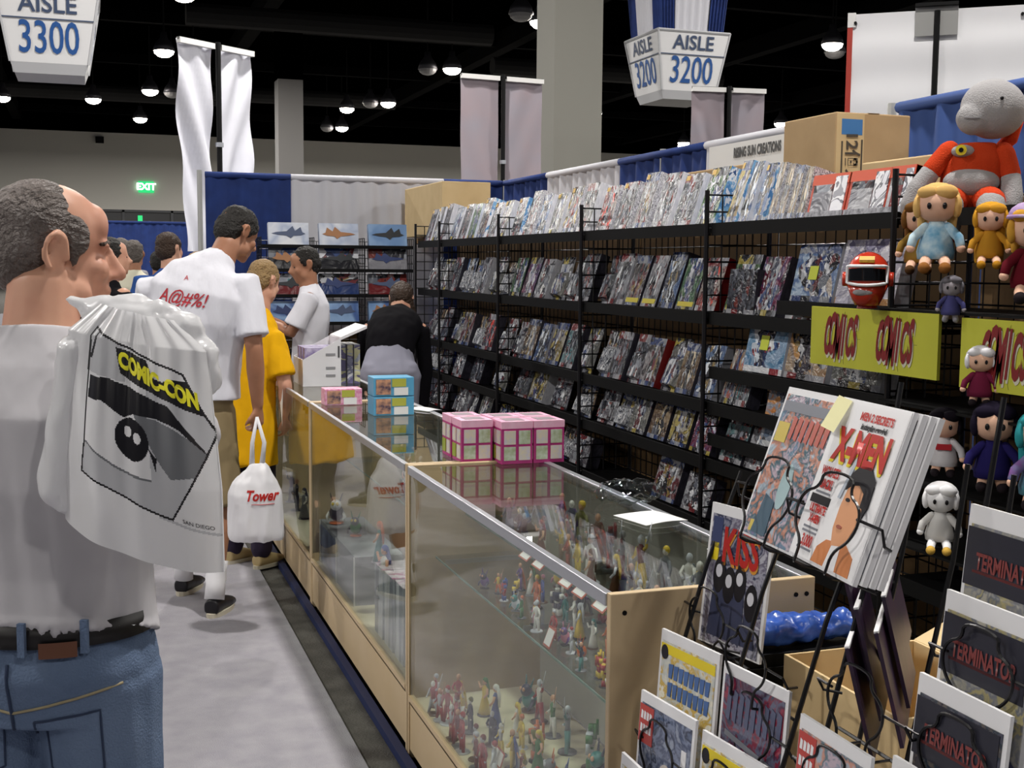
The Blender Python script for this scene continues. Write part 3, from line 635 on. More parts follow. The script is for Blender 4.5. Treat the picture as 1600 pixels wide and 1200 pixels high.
# ---------------------------------------------------------------- long black gridwall rack on the right
PAL = dict(silver=['#8d9199', '#c9ccd3', '#4a4d57', '#aeb3bd', '#6b6570', '#e3e6ea'], blue=['#1e2f63', '#3f6aa8', '#9fb9d6', '#20264a', '#6f93c4', '#dfe6ee'],
    lblue=['#8fb2d3', '#c7d6e6', '#5f86b0', '#e6ecf2', '#8a8f9c', '#44648e'], red=['#7a1717', '#a82a22', '#2a1415', '#c9b9b0', '#4a1416', '#d8493a'],
    redy=['#b3311c', '#1c1413', '#c8452a', '#d3b13a', '#2a1a18', '#8d1f16'], green=['#1f3a2c', '#3f7a4c', '#c9d4cf', '#14201c', '#6b8f5f', '#24306a'],
    dark=['#15151c', '#2a2d3a', '#4b5060', '#0f0f14', '#6d7280', '#3a2a30'], brown=['#4d3a2a', '#8a6d4c', '#2a201a', '#b59a74', '#6a5240', '#d0c2a8'],
    purple=['#3a2450', '#6d4a86', '#c2b2d2', '#241a34', '#8d2f5a', '#a9a3c0'], teal=['#2a5a66', '#6fa3a8', '#c6d8d6', '#1d3440', '#8c9aa0', '#3f7a80'],
    yellow=['#c9a93a', '#e6d47a', '#4a4330', '#d8d2c0', '#8d7a2f', '#35386a'], orange=['#c7622a', '#e0a05a', '#3a2a24', '#d9c9b8', '#8f9aa6', '#a8442a'],
    white=['#d3d6dc', '#eceef0', '#a3a8b4', '#c3c7d0', '#7d8494', '#f2f2f2'], maroon=['#4a1c22', '#7a3038', '#9c9aa0', '#241418', '#b9b4b8', '#6b2a30'],
    grey=['#5a5c5f', '#8b8c8a', '#3a3b3e', '#a9a79f', '#70726e', '#c4c4bf'])
FIGP = [['#15161c', '#8f939c', '#2c2e38', '#5d616c', '#e6e8ec', '#1c1d28', '#6d2a26'], ['#101014', '#6a6d75', '#1c1e26', '#b9bbc0', '#3a3640', '#806a3a', '#14141c'], ['#1c2340', '#a6aab2', '#2f4474', '#d0d2d8', '#18181f', '#696e78', '#5a1f24']]
BAND = [['#a3a3a8', '#6d2024', '#2a2a30', '#85858c'], ['#1c1c22', '#9a8a3a', '#1c1c22', '#6a6c74'], ['#8a8d94', '#24386a', '#20222c', '#4f5a7c']]
dk = lambda c, k=.78: '#'+''.join('%02x' % int(int(c[i:i+2], 16)*k) for i in (1, 3, 5))
A = {k: printed('print_'+k, [dk(c, .74) for c in (v[0], v[1], v[4], v[3])], FIGP[i % 3][:4]+[v[5]]+FIGP[i % 3][5:], BAND[(i*2) % 3], 6.5) for i, (k, v) in enumerate(PAL.items())}
SIDEW = mat('white_box_edge', '#dfe0e6', .3, mott=(9, '#c2c4ce')); SIDEB = art('window_side_print', ['#e9ebf0', '#e3e6ee', '#4f86bd', '#7fb0d8', '#e9ebf0', '#2d4f80'], 3.0, (.6, .6, 1.1), .3, .2, bump=0)
SIDEP = art('printed_white_side', ['#e2e2e8', '#dcdce4', '#5a5a66', '#e6e6ea', '#8c8c96', '#dadae0'], 9, (1, 1, 1), .3, .8, bump=0); SIDED = mat('dark_box_edge', '#2a2b33', .35, mott=(6, '#45424f'))
SIDER = mat('red_box_edge', '#8d2020', .35); STK = mat('tan_price_sticker', '#d9b56a', .5); YEL = mat('yellow_label', '#d3c33c', .5)
SD = dict(w=SIDEW, b=SIDEB, p=SIDEP, d=SIDED, r=SIDER)
RX, RY0, RY1 = 2.70, 2.45, 10.32
FINS = (3.63, 5.01, 6.52, 8.03, 9.54, 10.30)
rack = thing('grid_rack', 'long black wire grid rack with shelves of boxed models along the booth', 'display rack', (RX, RY0, 0))
PEG = mat('brown_backing_board', '#7a6040', .85, mott=(4, '#6b5336'))
def wires(mb, org, U, nU, dU, W, nW, dW, r=.0035):
    org, U, W = V(org), V(U), V(W)
    for i in range(nU+1): mb.tube([org+U*(i*dU), org+U*(i*dU)+W*(nW*dW)], r, 4)
    for j in range(nW+1): mb.tube([org+W*(j*dW), org+W*(j*dW)+U*(nU*dU)], r, 4)
edges = (RY0,)+FINS
for a, b in zip(edges, edges[1:]):
    n = round((b-a)/.0762); mb = MB(); wires(mb, (.30, a-RY0, .1), (0, 1, 0), n, (b-a)/n, (0, 0, 1), 23, .0762); ob('grid_panel', mb, BLACK, rack)
    ob('backing_board', MB().bb((.345, a-RY0+.01, .05), (.355, b-RY0-.01, 1.80)), PEG, rack)
for y in (RY0,)+FINS:
    mb = MB(); wires(mb, (-.03, y-RY0, .02), (1, 0, 0), 4, .08, (0, 0, 1), 25, .0762, .0042)
    mb.tube([(-.03, y-RY0, 0), (-.03, y-RY0, 1.945)], .011, 6); mb.tube([(.30, y-RY0, 0), (.30, y-RY0, 1.945)], .010, 6); ob('side_fin', mb, BLACK, rack)
LEV = {1: 1.785, 2: 1.378, 3: .965, 4: .70, 5: .40}
def shelf(y0, y1, z):
    mb = MB().bb((.0, y0-RY0+.015, z-.018), (.285, y1-RY0-.015, z)).bb((-.012, y0-RY0+.012, z-.045), (.0, y1-RY0-.012, z+.012)); ob('shelf', mb, DARK, rack)  # black front lip made deep to stand in for shadow under the shelf
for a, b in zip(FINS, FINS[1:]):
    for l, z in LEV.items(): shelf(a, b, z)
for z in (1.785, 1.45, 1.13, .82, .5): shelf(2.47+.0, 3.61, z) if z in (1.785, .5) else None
# unit toy box: origin at bottom front edge, depth +x, width y, height z
def unit_box():
    mb = MB().bb((0, -.5, 0), (1, .5, 1)); mb.m = [1, 1, 1, 1, 1, 0]; return mb.mesh('toy_box', [WHITE, WHITE])
def unit_blister():
    mb = MB().bb((.55, -.5, 0), (.62, .5, 1), 1); mb.m = [1, 1, 1, 1, 1, 0]
    c = [V((.55, -.42, .06)), V((.55, .42, .06)), V((.55, .42, .66)), V((.55, -.42, .66))]; d = [V((0, -.3, .12)), V((0, .3, .12)), V((.1, .28, .58)), V((.1, -.28, .58))]
    mb.add(c+d, [(4, 5, 6, 7), (0, 1, 5, 4), (1, 2, 6, 5), (2, 3, 7, 6), (3, 0, 4, 7)], 2); return mb.mesh('blister_card', [WHITE]*3)
UB, UC = unit_box(), unit_blister()
UST = MB().bb((-.012, .26, .88), (-.004, .46, .97)).mesh('price_sticker', [STK]); UYL = MB().bb((-.02, -.42, .06), (-.004, .42, .15)).mesh('yellow_label', [YEL])
BUB = art('blister_bubble_print', ['#8b8f98', '#d6d9de', '#3a3d48', '#b1b4bc', '#f2f3f5', '#5b5560'], 4, (1, 1, .6), .12, 2, bump=.5)
CN = dict(silver='silver grey', blue='blue', lblue='pale blue', red='red', redy='red and black', green='green', dark='dark', brown='brown', purple='purple', teal='teal', yellow='yellow', orange='orange', white='white', maroon='maroon', grey='grey')
def toy(kind, y, z, w_, h, t, front, side, lab, tilt=.30, cat='toy box', grp=None, stick=0, x=None, bub=None):
    x = RX+.03 if x is None else x
    o = link('toy_box' if kind == 'b' else 'blister_card', UB if kind == 'b' else UC, None, (x, y, z), (0, tilt, 0), (t, w_, h)); tag(o, lab, cat, grp)
    for k, m in enumerate((A[front] if isinstance(front, str) else front, SD[side] if isinstance(side, str) else side, bub or (A[front] if isinstance(front, str) and front in ('dark', 'silver', 'white', 'grey') else BUB))[:len(o.material_slots)]):
        o.material_slots[k].link = 'OBJECT'; o.material_slots[k].material = m
    if stick & 1: link('price_sticker', UST, o)
    if stick & 2: link('yellow_label', UYL, o)
    return o
ROWS = {
 1: [('dark b w 1', 'grey b w 1', 'dark b w 1'), ('lblue b w', 'dark b w 1', 'green b w', 'maroon b b 1', 'dark b w 1', 'grey b w 1'), ('dark b b 1', 'dark b p', 'blue b w', 'grey b w 1', 'redy b p 1', 'dark b w'), ('red b p 1', 'dark b p 1', 'maroon b p 1', 'silver b w', 'dark b w 1', 'green b b 1'), ('yellow b b 1', 'blue b w', 'blue b b 1')],
 2: [('silver c w', 'dark c w', 'grey b w'), ('dark b d', 'blue c w', 'lblue c w', 'silver b w', 'grey c w', 'brown c d'), ('green b d', 'purple b d', 'white b w', 'grey c w', 'silver c w', 'dark b d'), ('dark c d', 'silver b w', 'maroon b d 2', 'silver b d 2', 'blue b d', 'green b d 2', 'red b r'), ('green b d 2', 'purple b d')],
 3: [('dark c d', 'brown c d', 'dark b d'), ('grey c d', 'maroon b d', 'brown c d', 'red b d', 'silver c d'), ('silver c d', 'brown b d', 'blue b w', 'yellow b d', 'teal b d', 'grey c d'), ('maroon c d', 'dark b d', 'silver c d', 'maroon b r', 'grey c d', 'brown b d', 'blue b w'), ('orange b d', 'teal b d')],
 4: [('brown c d', 'dark c d'), ('silver b d', 'dark b d', 'grey c d'), ('dark c d', 'yellow b w', 'silver c d', 'brown c d'), ('silver c d', 'yellow c d', 'grey b d', 'brown b d', 'yellow b d', 'purple b d'), ('teal b d', 'silver b w')],
 5: [('dark c d', 'silver b d'), ('silver c d', 'white b d', 'grey b d', 'lblue c w'), ('brown b d', 'silver b w', 'grey c d', 'maroon c d', 'silver b d'), ('maroon b d', 'silver b d'), ()]}
BN = ('far corner', 'fourth', 'third', 'second', 'nearest tall'); LN = {1: 'top', 2: 'second', 3: 'third', 4: 'fourth', 5: 'bottom'}
rr = random.Random(11)
for l, bays in ROWS.items():
    for bi, codes in enumerate(bays):
        hi = FINS[len(FINS)-1-bi]; lo = FINS[len(FINS)-2-bi]
        if bi == 4: lo = {1: 4.60, 2: 4.46, 3: 4.70, 4: 4.5}.get(l, 4.4)
        if l == 5 and bi == 3: hi = 5.75
        if not codes: continue
        n = len(codes); step = (hi-lo-.06)/n
        for i, c in enumerate(codes):
            q = c.split(); y = hi-.04-step*(i+.5); st = int(q[3]) if len(q) > 3 else 0
            h = {1: rr.uniform(.26, .31), 2: rr.uniform(.26, .30), 3: rr.uniform(.25, .29), 4: rr.uniform(.19, .23), 5: rr.uniform(.18, .24)}[l]
            wd = min(step*(rr.uniform(.66, .80) if l == 1 else rr.uniform(.80, .95)), .26); th = rr.uniform(.07, .10) if l == 1 else rr.uniform(.055, .085)
            kn = 'boxed model' if q[1] == 'b' else 'blister carded figure'
            toy(q[1], y, LEV[l]+.012, wd, h, th, q[0], q[2], '%s %s, %s from far on the %s shelf, %s rack bay' % (CN[q[0]], kn, ORD[i], LN[l], BN[bi]), .30+rr.uniform(-.03, .04), 'toy box', 'boxed models on the grid rack', st)
# orange-topped window boxes near the end of the top shelf
OTOP = mat('orange_header', '#cf5230', .4); 
for i, (y, wd) in enumerate(((4.16, .25), (3.90, .25), (3.71, .14))):
    t = thing('window_box', 'orange topped window box on the top shelf, %s from the far side' % ORD[i], 'toy box', (RX+.03, y, 1.797), 0, 'orange topped window boxes'); t.rotation_euler = (0, .22, 0)
    ob('carton', MB().bb((0, -wd/2, 0), (.09, wd/2, .17)), mat('orange_red_card', '#c04a34', .4), t)
    ob('header', MB().bb((-.003, -wd/2, .13), (.091, wd/2, .172)), OTOP, t); ob('window', MB().bb((-.004, -wd*.12, .02), (0, wd*.42, .13)), A['dark'], t)
    ob('text_panel', MB().bb((-.004, -wd*.46, .02), (0, -wd*.14, .16)), SIDEP, t); ob('lower_strip', MB().bb((-.005, -wd/2, 0), (0, wd/2, .022)), mat('grey_print_strip', '#a8a8b0', .4, mott=(60, '#5a5a60')), t)
for i in range(4):
    toy('b', 4.56-i*.075, 1.80, .05, .25-.012*i, .14, 'brown', SIDEP, 'narrow white brown box left of the orange topped boxes, %s of four' % ORD[i], .25, grp='narrow brown boxes')
# flat landscape kits in the near bay
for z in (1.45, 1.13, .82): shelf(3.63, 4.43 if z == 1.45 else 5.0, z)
def kit(y0, y1, z, h, front, lab, tilt=.22, stick=True, side='w'):
    o = toy('b', (y0+y1)/2, z+.012, abs(y1-y0), h, .07, front, side, lab, tilt, 'model kit')
    if stick:
        s = ob('sticky_note', MB().bb((-.05, -.06, .38), (-.03, .14, .62)), mat('lime_note', '#d2dc4a', .6), o)
    return o
kit(4.39, 4.09, 1.45, .235, printed('blue_army_print', ['#5f7fa8', '#a9bcd0', '#4a6898', '#b4a99e'], FIGP[2], BAND[2], 7), 'landscape model kit with blue robots behind lime notes')
kit(4.07, 3.70, 1.45, .25, printed('lilac_robot_print', ['#a5a3b8', '#c7c5d0', '#8c8aa0', '#b5b2c0'], ['#6f6c88', '#d7d5e0', '#8c87a8', '#b9b6c8', '#55526c', '#e6e4ea'], ['#a8763c', '#b9b6c8', '#8f8c9c', '#b9b6c8'], 7), 'landscape model kit with pale lilac robot print')
kit(4.76, 4.44, 1.13, .265, printed('navy_robot_print', ['#3d6a94', '#5f8cae', '#8fa8c4', '#4a7aa0'], ['#1f3058', '#c9d3de', '#31518a', '#e3e6ea', '#20263c', '#8d3a40'], ['#d9dade', '#8d2a34', '#d9dade', '#c9ccd2'], 6), 'blue and white robot model kit with lime note left of the yellow sign', .2)
kit(4.42, 4.12, 1.13, .255, printed('amber_robot_print', ['#8f6a48', '#a8947c', '#7a6f6c', '#b98a52'], FIGP[1], BAND[0], 6), 'amber sky model kit half hidden by the yellow sign', .2, False)
kit(4.08, 3.76, 1.13, .25, 'grey', 'grey model kit below the yellow sign', .2, True)
kit(4.60, 4.30, .82, .24, printed('orange_sky_print', ['#b9753a', '#c98a48', '#8f96a2', '#c07a3c'], ['#343a4c', '#5a6a80', '#20242e', '#8f96a2', '#2a3040'], ['#b9bcc0', '#8f96a2', '#b9bcc0', '#a8abb2'], 5), 'orange sky robot model kit left of the foreground comics', .2, False)
kit(4.22, 3.9, .82, .22, 'teal', 'dim teal model kit behind the foreground magazine', .2, False)
o = toy('b', 4.80, LEV[2]+.012, .24, .20, .1, 'dark', 'd', 'black box sitting high beside the green model on the second shelf', .1)
# COMICS signs
SIGNY = mat('lime_yellow_board', '#c3c43e', .6, mott=(4, '#b9b93a')); CRED = mat('comics_red', '#7f1f22', .5); CWHT = mat('comics_white', '#cfc9b4', .6); CBLK = mat('comics_black', '#2b2a1a', .6)
def comics_sign(y0, y1, z0, z1, lab):
    t = thing('comics_sign', lab, 'sign', (2.60, y0, z0)); w_ = y0-y1; h = z1-z0
    ob('board', MB().bb((0, -w_, 0), (.012, 0, h)), SIGNY, t)
    for k in range(2):
        cx = w_*(.27+.43*k); dx = w_*.046
        for i, (ch, dz, s) in enumerate(zip('COMICS', (-.02, .03, -.035, .01, -.02, .02), (.16, .18, .19, .17, .16, .17))):
            y = -(cx+(i-2.5)*dx); o = V((-.002, y, h*.5+h*.7*dz))
            text(ch, CWHT, t, o+V((0, -.004, -.012)), (0, -1, .0), (0, -.12, 1), s*h*5.6, sx=.27, bold=.006*h*5)
            text(ch, CRED, t, o+V((-.002, 0, 0)), (0, -1, 0), (0, -.12, 1), s*h*5.4, sx=.27, bold=.008*h*5)
        sp_ = MB()
        for a in range(18):
            q = 2*math.pi*a/18; r0, r1 = h*.34, h*(.40 if a % 2 else .45)
            sp_.tube([V((-.001, -(cx+math.cos(q)*r0*1.1), h*.5+math.sin(q)*r0)), V((-.001, -(cx+math.cos(q)*r1*1.2), h*.5+math.sin(q)*r1))], .0005, 4)
        ob('splash_lines', sp_, CBLK, t)
    for yy in (-.05, -w_+.05): ob('hanging_clip', MB().bb((.012, yy-.008, h-.04), (.1, yy+.008, h-.02)), BLACK, t)
comics_sign(4.02, 3.28, 1.235, 1.452, 'yellow COMICS sign hung right of the blue robot kit')
comics_sign(3.17, 2.43, 1.225, 1.445, 'yellow COMICS sign cut by the right picture edge')
# cartons on and behind the rack
def big_carton(lo, hi, lab, m=CARD, rot=0, flaps=False):
    lo, hi = V(lo), V(hi); d = hi-lo; t = thing('cardboard_carton', lab, 'carton', ((lo.x+hi.x)/2, (lo.y+hi.y)/2, lo.z), rot)
    ob('body', MB().bb((-d.x/2, -d.y/2, 0), (d.x/2, d.y/2, d.z)), m, t, bevel=.006)
    ob('tape_seam', MB().bb((-.03, -d.y/2-.001, d.z), (.03, d.y/2+.001, d.z+.0015)), mat('kraft_tape', '#a3865c', .4), t); return t, d
t, d = big_carton((3.2, 4.80, 1.86), (3.60, 5.24, 2.30), 'large cardboard carton marked 12 standing on the rack top')
ob('blue_stripe', MB().bb((-d.x/2+.03, -d.y/2-.002, d.z-.10), (-d.x/2+.14, -d.y/2, d.z-.03)), mat('carton_blue', '#3f76b0', .6), t)
ob('pale_panel', MB().bb((-d.x/2+.004, -d.y/2-.0015, 0), (-d.x/2+.15, -d.y/2, d.z-.006)), CARDL, t)
text('12\u500b\u5165', mat('carton_ink', '#4a4238', .7), t, (-d.x/2+.085, -d.y/2-.004, d.z-.21), (0.03, 0, -1), (1, 0, .03), .085, bold=.002)
for k, (y, z, l) in enumerate(((.135, .12, .25), (.03, .13, .16))): ob('print_line', MB().bb((-d.x/2+y, -d.y/2-.003, d.z-z-l), (-d.x/2+y+.008, -d.y/2-.001, d.z-z)), mat('carton_ink'), t)
big_carton((3.10, 5.35, 1.86), (3.45, 6.35, 2.11), 'long brown carton lying behind the top shelf models')
big_carton((3.10, 3.95, 1.86), (3.45, 4.45, 2.04), 'small brown carton behind the orange topped boxes', CARDL)
big_carton((2.95, 10.45, 1.86), (3.4, 11.80, 2.33), 'tan carton stacked at the far end of the rack', CARDL)
big_carton((3.1, 2.3, 1.86), (3.5, 2.95, 2.24), 'brown carton beside the big plush doll at the right edge')
st = MB().bb((3.08, 2.3, 1.80), (3.62, 11.85, 1.855))
o = ob('storage_plank', st, mat('plank_wood', '#8a6d48', .7), None); tag(o, 'long plank behind the grid rack carrying the cartons', 'plank')
for i, y in enumerate((2.4, 4.4, 6.4, 8.4, 10.9)):
    o = ob('plank_post', MB().bb((3.3, y-.03, 0), (3.36, y+.03, 1.80)), mat('plank_wood'), None); tag(o, 'wooden post under the carton plank, %s from the near end' % ORD[i], 'post', 'posts under the carton plank')

# ---------------------------------------------------------------- far rack of jet model boxes
fr = thing('wire_shelf_rack', 'black wire rack of jet model boxes against the white back drape', 'display rack', (1.45, 11.0, 0))
mb = MB(); wires(mb, (0, .3, .05), (1, 0, 0), 18, .0762, (0, 0, 1), 23, .0762); ob('grid_panel', mb, BLACK, fr)
ob('backing_board', MB().bb((0, .33, .05), (1.38, .34, .95)), PEG, fr)
for x in (-.01, .46, .92, 1.38):
    mb = MB(); wires(mb, (x, .0, 0), (0, 1, 0), 4, .076, (0, 0, 1), 24, .0762, .004); ob('side_fin', mb, BLACK, fr)
JZ = (1.765, 1.55, 1.32, 1.07, .8)
for z in JZ: ob('shelf', MB().bb((0, 0, z-.03), (1.38, .29, z)), DARK, fr)
JP = [('white', 'white', 'lblue'), ('grey', 'orange', 'dark'), ('teal', 'maroon', 'teal'), ('blue', 'blue', 'dark')]
JW = art('sky_print', ['#c3cbdc', '#dfe4ee', '#aebbd4', '#eceff4'], 1.6, (1, 1, 1), .3, .5, 'LINEAR', 0); JB = art('deep_sky_print', ['#2f4f8c', '#6f94c4', '#8fb0d8', '#3f5f9c', '#b7c9e2'], 1.6, (1, 1, 1), .3, .8, 'EASE', 0)
def jet(t, w_, h, m, flip):
    s = -1 if flip else 1
    pts = [(-.42*s, .0), (-.30*s, .06), (-.05*s, .10), (.10*s, .34), (.16*s, .12), (.30*s, .30), (.34*s, .06), (.42*s, .0), (.30*s, -.08), (.12*s, -.10), (.05*s, -.22), (-.05*s, -.10), (-.25*s, -.06)]
    if flip: pts = pts[::-1]
    ob('printed_jet', MB().prism([(p[0]*w_, h/2+p[1]*h) for p in pts], .002, (0, -.004, 0), (1, 0, 0), (0, 0, 1)), m, t)
cn = ('left', 'middle', 'right')
for r in range(4):
    for c in range(3):
        x = 1.45+.24+c*.455; h = .19 if r else .2; z = JZ[r]
        t = thing('jet_model_box', '%s jet model box in the %s column of the far rack, %s row down' % ('pale' if r == 0 else CN[JP[r][c]], cn[c], ORD[r]), 'model kit', (x, 11.03, z), 0, 'jet model boxes'); t.rotation_euler = (-.18, 0, 0)
        w_ = .36
        pm = (JW if (r == 0 and c < 2) else JB if r in (0, 3) else A[JP[r][c]])
        ob('carton', MB().bb((-w_/2, 0, 0), (w_/2, .06, h)), pm, t)
        jet(t, w_, h, mat(('jet_slate', 'jet_tan', 'jet_dark', 'jet_navy')[(r+c) % 4], ('#4a5878', '#a8744a', '#22262c', '#2a3a6a')[(r+c) % 4], .4), (r+c) % 2)
# ---------------------------------------------------------------- foreground comic racks
BOARD = mat('white_backing_board', '#e4e4e6', .35, coat=.4)
def comic(TL, w_, h, tilt, cover, lab, margin=.02, thick=.006, rot=0, extra=None, edge=.008, cat='comic', grp=None):
    """comic in a bag and board; TL = top left corner seen from the aisle"""
    W = V((math.sin(tilt)*math.cos(rot), math.sin(tilt)*math.sin(rot), math.cos(tilt))); base = V(TL)-W*h
    t = thing('comic_book', lab, cat, base, 0, grp); t.rotation_euler = (0, tilt, rot)
    ob('backing_board', MB().bb((0, -w_, 0), (thick, 0, h)), BOARD, t)
    c = ob('cover', MB().bb((-.0015, -w_+edge, .004), (0, -edge, h-margin)), cover, t)
    if extra: extra(t, w_, h-margin)
    return t
def strip(t, x0, x1, z0, z1, m, name='print_panel', d=.0025): ob(name, MB().bb((-d, -x1, z0), (-.0014, -x0, z1)), m, t)
def blob(t, pts, m, name='print_shape', d=.003):
    ob(name, MB().prism([(p[0], p[1]) for p in pts], .001, (-d+.001, 0, 0), (0, -1, 0), (0, 0, 1)), m, t)
def title(t, s, x, z, size, m, sx=.7, sh=0, bold=.001, d=.004): return text(s, m, t, (-d, -x, z), (0, -1, 0), (0, 0, 1), size, sx=sx, shear=sh, bold=bold)
def ov(cx, cz, rx, rz_, n=16): return [(cx+rx*math.cos(2*math.pi*i/n), cz+rz_*math.sin(2*math.pi*i/n)) for i in range(n)]
INKR = mat('ink_red', '#b3251f', .35); INKY = mat('ink_yellow', '#e6cf2e', .35); INKB = mat('ink_blue', '#4a6aa0', .35); INKK = mat('ink_black', '#15131a', .35); INKW = mat('ink_white', '#e6e6e8', .35); INKG = mat('ink_grey', '#7c7f88', .35); FLESH = mat('ink_flesh', '#d59a72', .35); INKP = mat('ink_plum', '#5a1f3c', .35)
def kiss(t, w_, h):
    strip(t, .012, .04, .19, h-.005, mat('kiss_side', '#3c4468', .3)); strip(t, .012, .035, .165, .20, INKY)
    title(t, 'KISS', .098, h-.058, .092, INKR, .62, 0, .003, .0035); title(t, 'KISS', .1, h-.066, .092, mat('ink_orange', '#c98a34', .35), .62, 0, .001, .0030)
    for i, (x, z) in enumerate(((.045, .14), (.075, .125), (.105, .135), (.14, .105))):
        blob(t, ov(x, z, .017, .036), INKK); blob(t, ov(x, z+.008, .009, .013), mat('pale_face', '#c9c9d0', .4), d=.0042); blob(t, [(x-.02, .02), (x+.02, .02), (x+.014, z-.02), (x-.014, z-.02)], mat('dark_suit', '#3a3f58', .3), d=.0028)
def astro(t, w_, h):
    strip(t, .006, .17, h-.022, h-.004, INKY)
    for r, z in enumerate((h-.065, h-.1)):
        for i in range(8): blob(t, [(.035+i*.016, z), (.045+i*.016, z), (.048+i*.016, z+.028), (.034+i*.016, z+.026)], INKB)
    blob(t, ov(.018, h-.02, .011, .014), INKK); blob(t, [(.06, .12), (.075, .13), (.11, .07), (.12, .03), (.09, .02), (.08, .07)], mat('brick_print', '#a8503c', .35)); blob(t, ov(.04, .06, .02, .025), mat('green_print', '#4f7a5c', .35))
def manga(t, w_, h):
    strip(t, .004, .05, h-.075, h-.003, mat('manga_red', '#b8423c', .35))
    for z in (h-.03, h-.055):
        for i in range(4): blob(t, [(.009+i*.0095, z), (.016+i*.0095, z), (.0165+i*.0095, z+.014), (.010+i*.0095, z+.016)], INKW)
    blob(t, ov(.1, h-.12, .022, .03), mat('pale_mask', '#c9bfb8', .4)); blob(t, ov(.1, h-.135, .012, .01), INKK, d=.0042); blob(t, [(.075, .01), (.13, .01), (.12, .1), (.085, .1)], mat('steel_blue_print', '#4a5878', .35))
    strip(t, .145, .16, h-.075, h-.045, INKW)
def crimson(t, w_, h):
    for i in range(9): blob(t, [(.02+i*.017, h-.075), (.03+i*.017, h-.078), (.033+i*.017, h-.025), (.022+i*.017, h-.02)], mat('slate_letters', '#5a5f78', .35))
    blob(t, [(.02, h-.095), (.17, h-.12), (.17, h-.13), (.02, h-.105)], INKG)
    n = ob('sticky_note', MB().grid(lambda u, v: V((-.006-.012*(1-v)**2, -.07-.062*u-.012*v, h-.19+.075*v-.02*u)), 6, 6), mat('pale_note', '#ddd9a8', .6), t)
def term(num):
    def f(t, w_, h):
        strip(t, .004, w_-.012, h-.085, h-.004, mat('term_band', '#2a2a34', .3))
        title(t, 'TERMINATOR', w_/2, h-.05, .032, mat('ink_dull_red', '#7d3a38', .35), .62, 0, .001)
        strip(t, .02, w_-.02, h-.066, h-.062, mat('ink_dull_red'))
        if num:
            title(t, '2', w_-.03, h-.10, .05, INKR, .8, 0, .002); strip(t, w_-.045, w_-.022, h-.15, h-.13, INKW)
            blob(t, ov(.12, .09, .026, .05), mat('flesh_print', '#b08a78', .35)); blob(t, ov(.05, .07, .04, .03), mat('cyan_print', '#5f9aa8', .35))
        else:
            blob(t, ov(.11, h-.14, .03, .04), mat('ochre_print', '#a89458', .35)); blob(t, [(.03, .02), (.05, .02), (.06, .12), (.04, .13)], INKG); blob(t, ov(.15, .07, .02, .02), mat('navy_print', '#2c3050', .35))
    return f
PCOL = dict(grim=['#4d5068', '#7d7f92', '#2f3350', '#9a9aa8', '#6a6478', '#b9b9c4'], pale=['#d9d3b0', '#e6e2d0', '#c9a94a', '#bfc4c0', '#d9d6c6', '#cfae58'], slate=['#3b4866', '#5d6c88', '#28324a', '#75809a', '#46506c', '#8a93a6'],
            wine=['#7d1f3a', '#8f2840', '#4b2440', '#5a6078', '#7a2038', '#384058'], fog=['#8d8e90', '#9c9a90', '#7a7c84', '#a89f74', '#6c7078', '#b0aca0'], night=['#20242e', '#343a48', '#4a4a58', '#23303c', '#5a5450', '#2a2833'], lilac=['#8c82a8', '#6f8ca0', '#b9a8b4', '#56707c', '#c48c78', '#a3b0bc'])
PC = {k: art('cover_'+k, v, 20, (1, 1, 1), .25, .35, 'EASE', .08, .5) for k, v in PCOL.items()}
comic((1.15, 2.105, 1.138), .178, .275, .11, PC['grim'], 'comic lettered KISS in the rack in front of the near case', extra=kiss, rot=.2)
comic((1.015, 2.045, .912), .178, .275, .07, PC['pale'], 'yellow and white comic with red figure below the KISS comic', extra=astro, rot=.16)
comic((.972, 2.04, .798), .178, .275, .07, PC['slate'], 'dark blue comic with red corner box and pale mask', extra=manga, rot=.13)
comic((.933, 2.04, .68), .178, .275, .07, PC['pale'], 'comic whose white top shows at the lower frame edge below the mask comic')
comic((1.047, 1.86, .904), .178, .275, .07, PC['wine'], 'wine red comic with a pale sticky note', extra=crimson, rot=.13)
comic((1.007, 1.86, .782), .178, .275, .07, PC['pale'], 'pale yellow comic below the wine red comic', extra=astro, rot=.12)
comic((.965, 1.86, .66), .178, .275, .07, PC['slate'], 'comic hidden at the frame edge below the pale yellow comic')
comic((1.006, 1.55, .924), .178, .275, .07, PC['lilac'], 'violet comic with red corner box between the two racks', extra=manga)
comic((.97, 1.55, .80), .178, .275, .07, PC['night'], 'dark comic at the frame edge below the violet comic')
comic((1.153, 1.37, 1.274), .178, .275, .09, PC['fog'], 'uppermost grey comic with red title at the right frame edge', .026, extra=term(0))
comic((1.119, 1.37, 1.155), .178, .275, .09, PC['fog'], 'middle grey comic with red title at the right frame edge', .026, extra=term(0))
comic((1.079, 1.37, 1.04), .178, .275, .09, PC['night'], 'dark comic with red title and red numeral 2', .026, extra=term(1))
comic((1.04, 1.37, .925), .178, .275, .09, PC['slate'], 'comic with white top below the dark numeral 2 comic', .026)
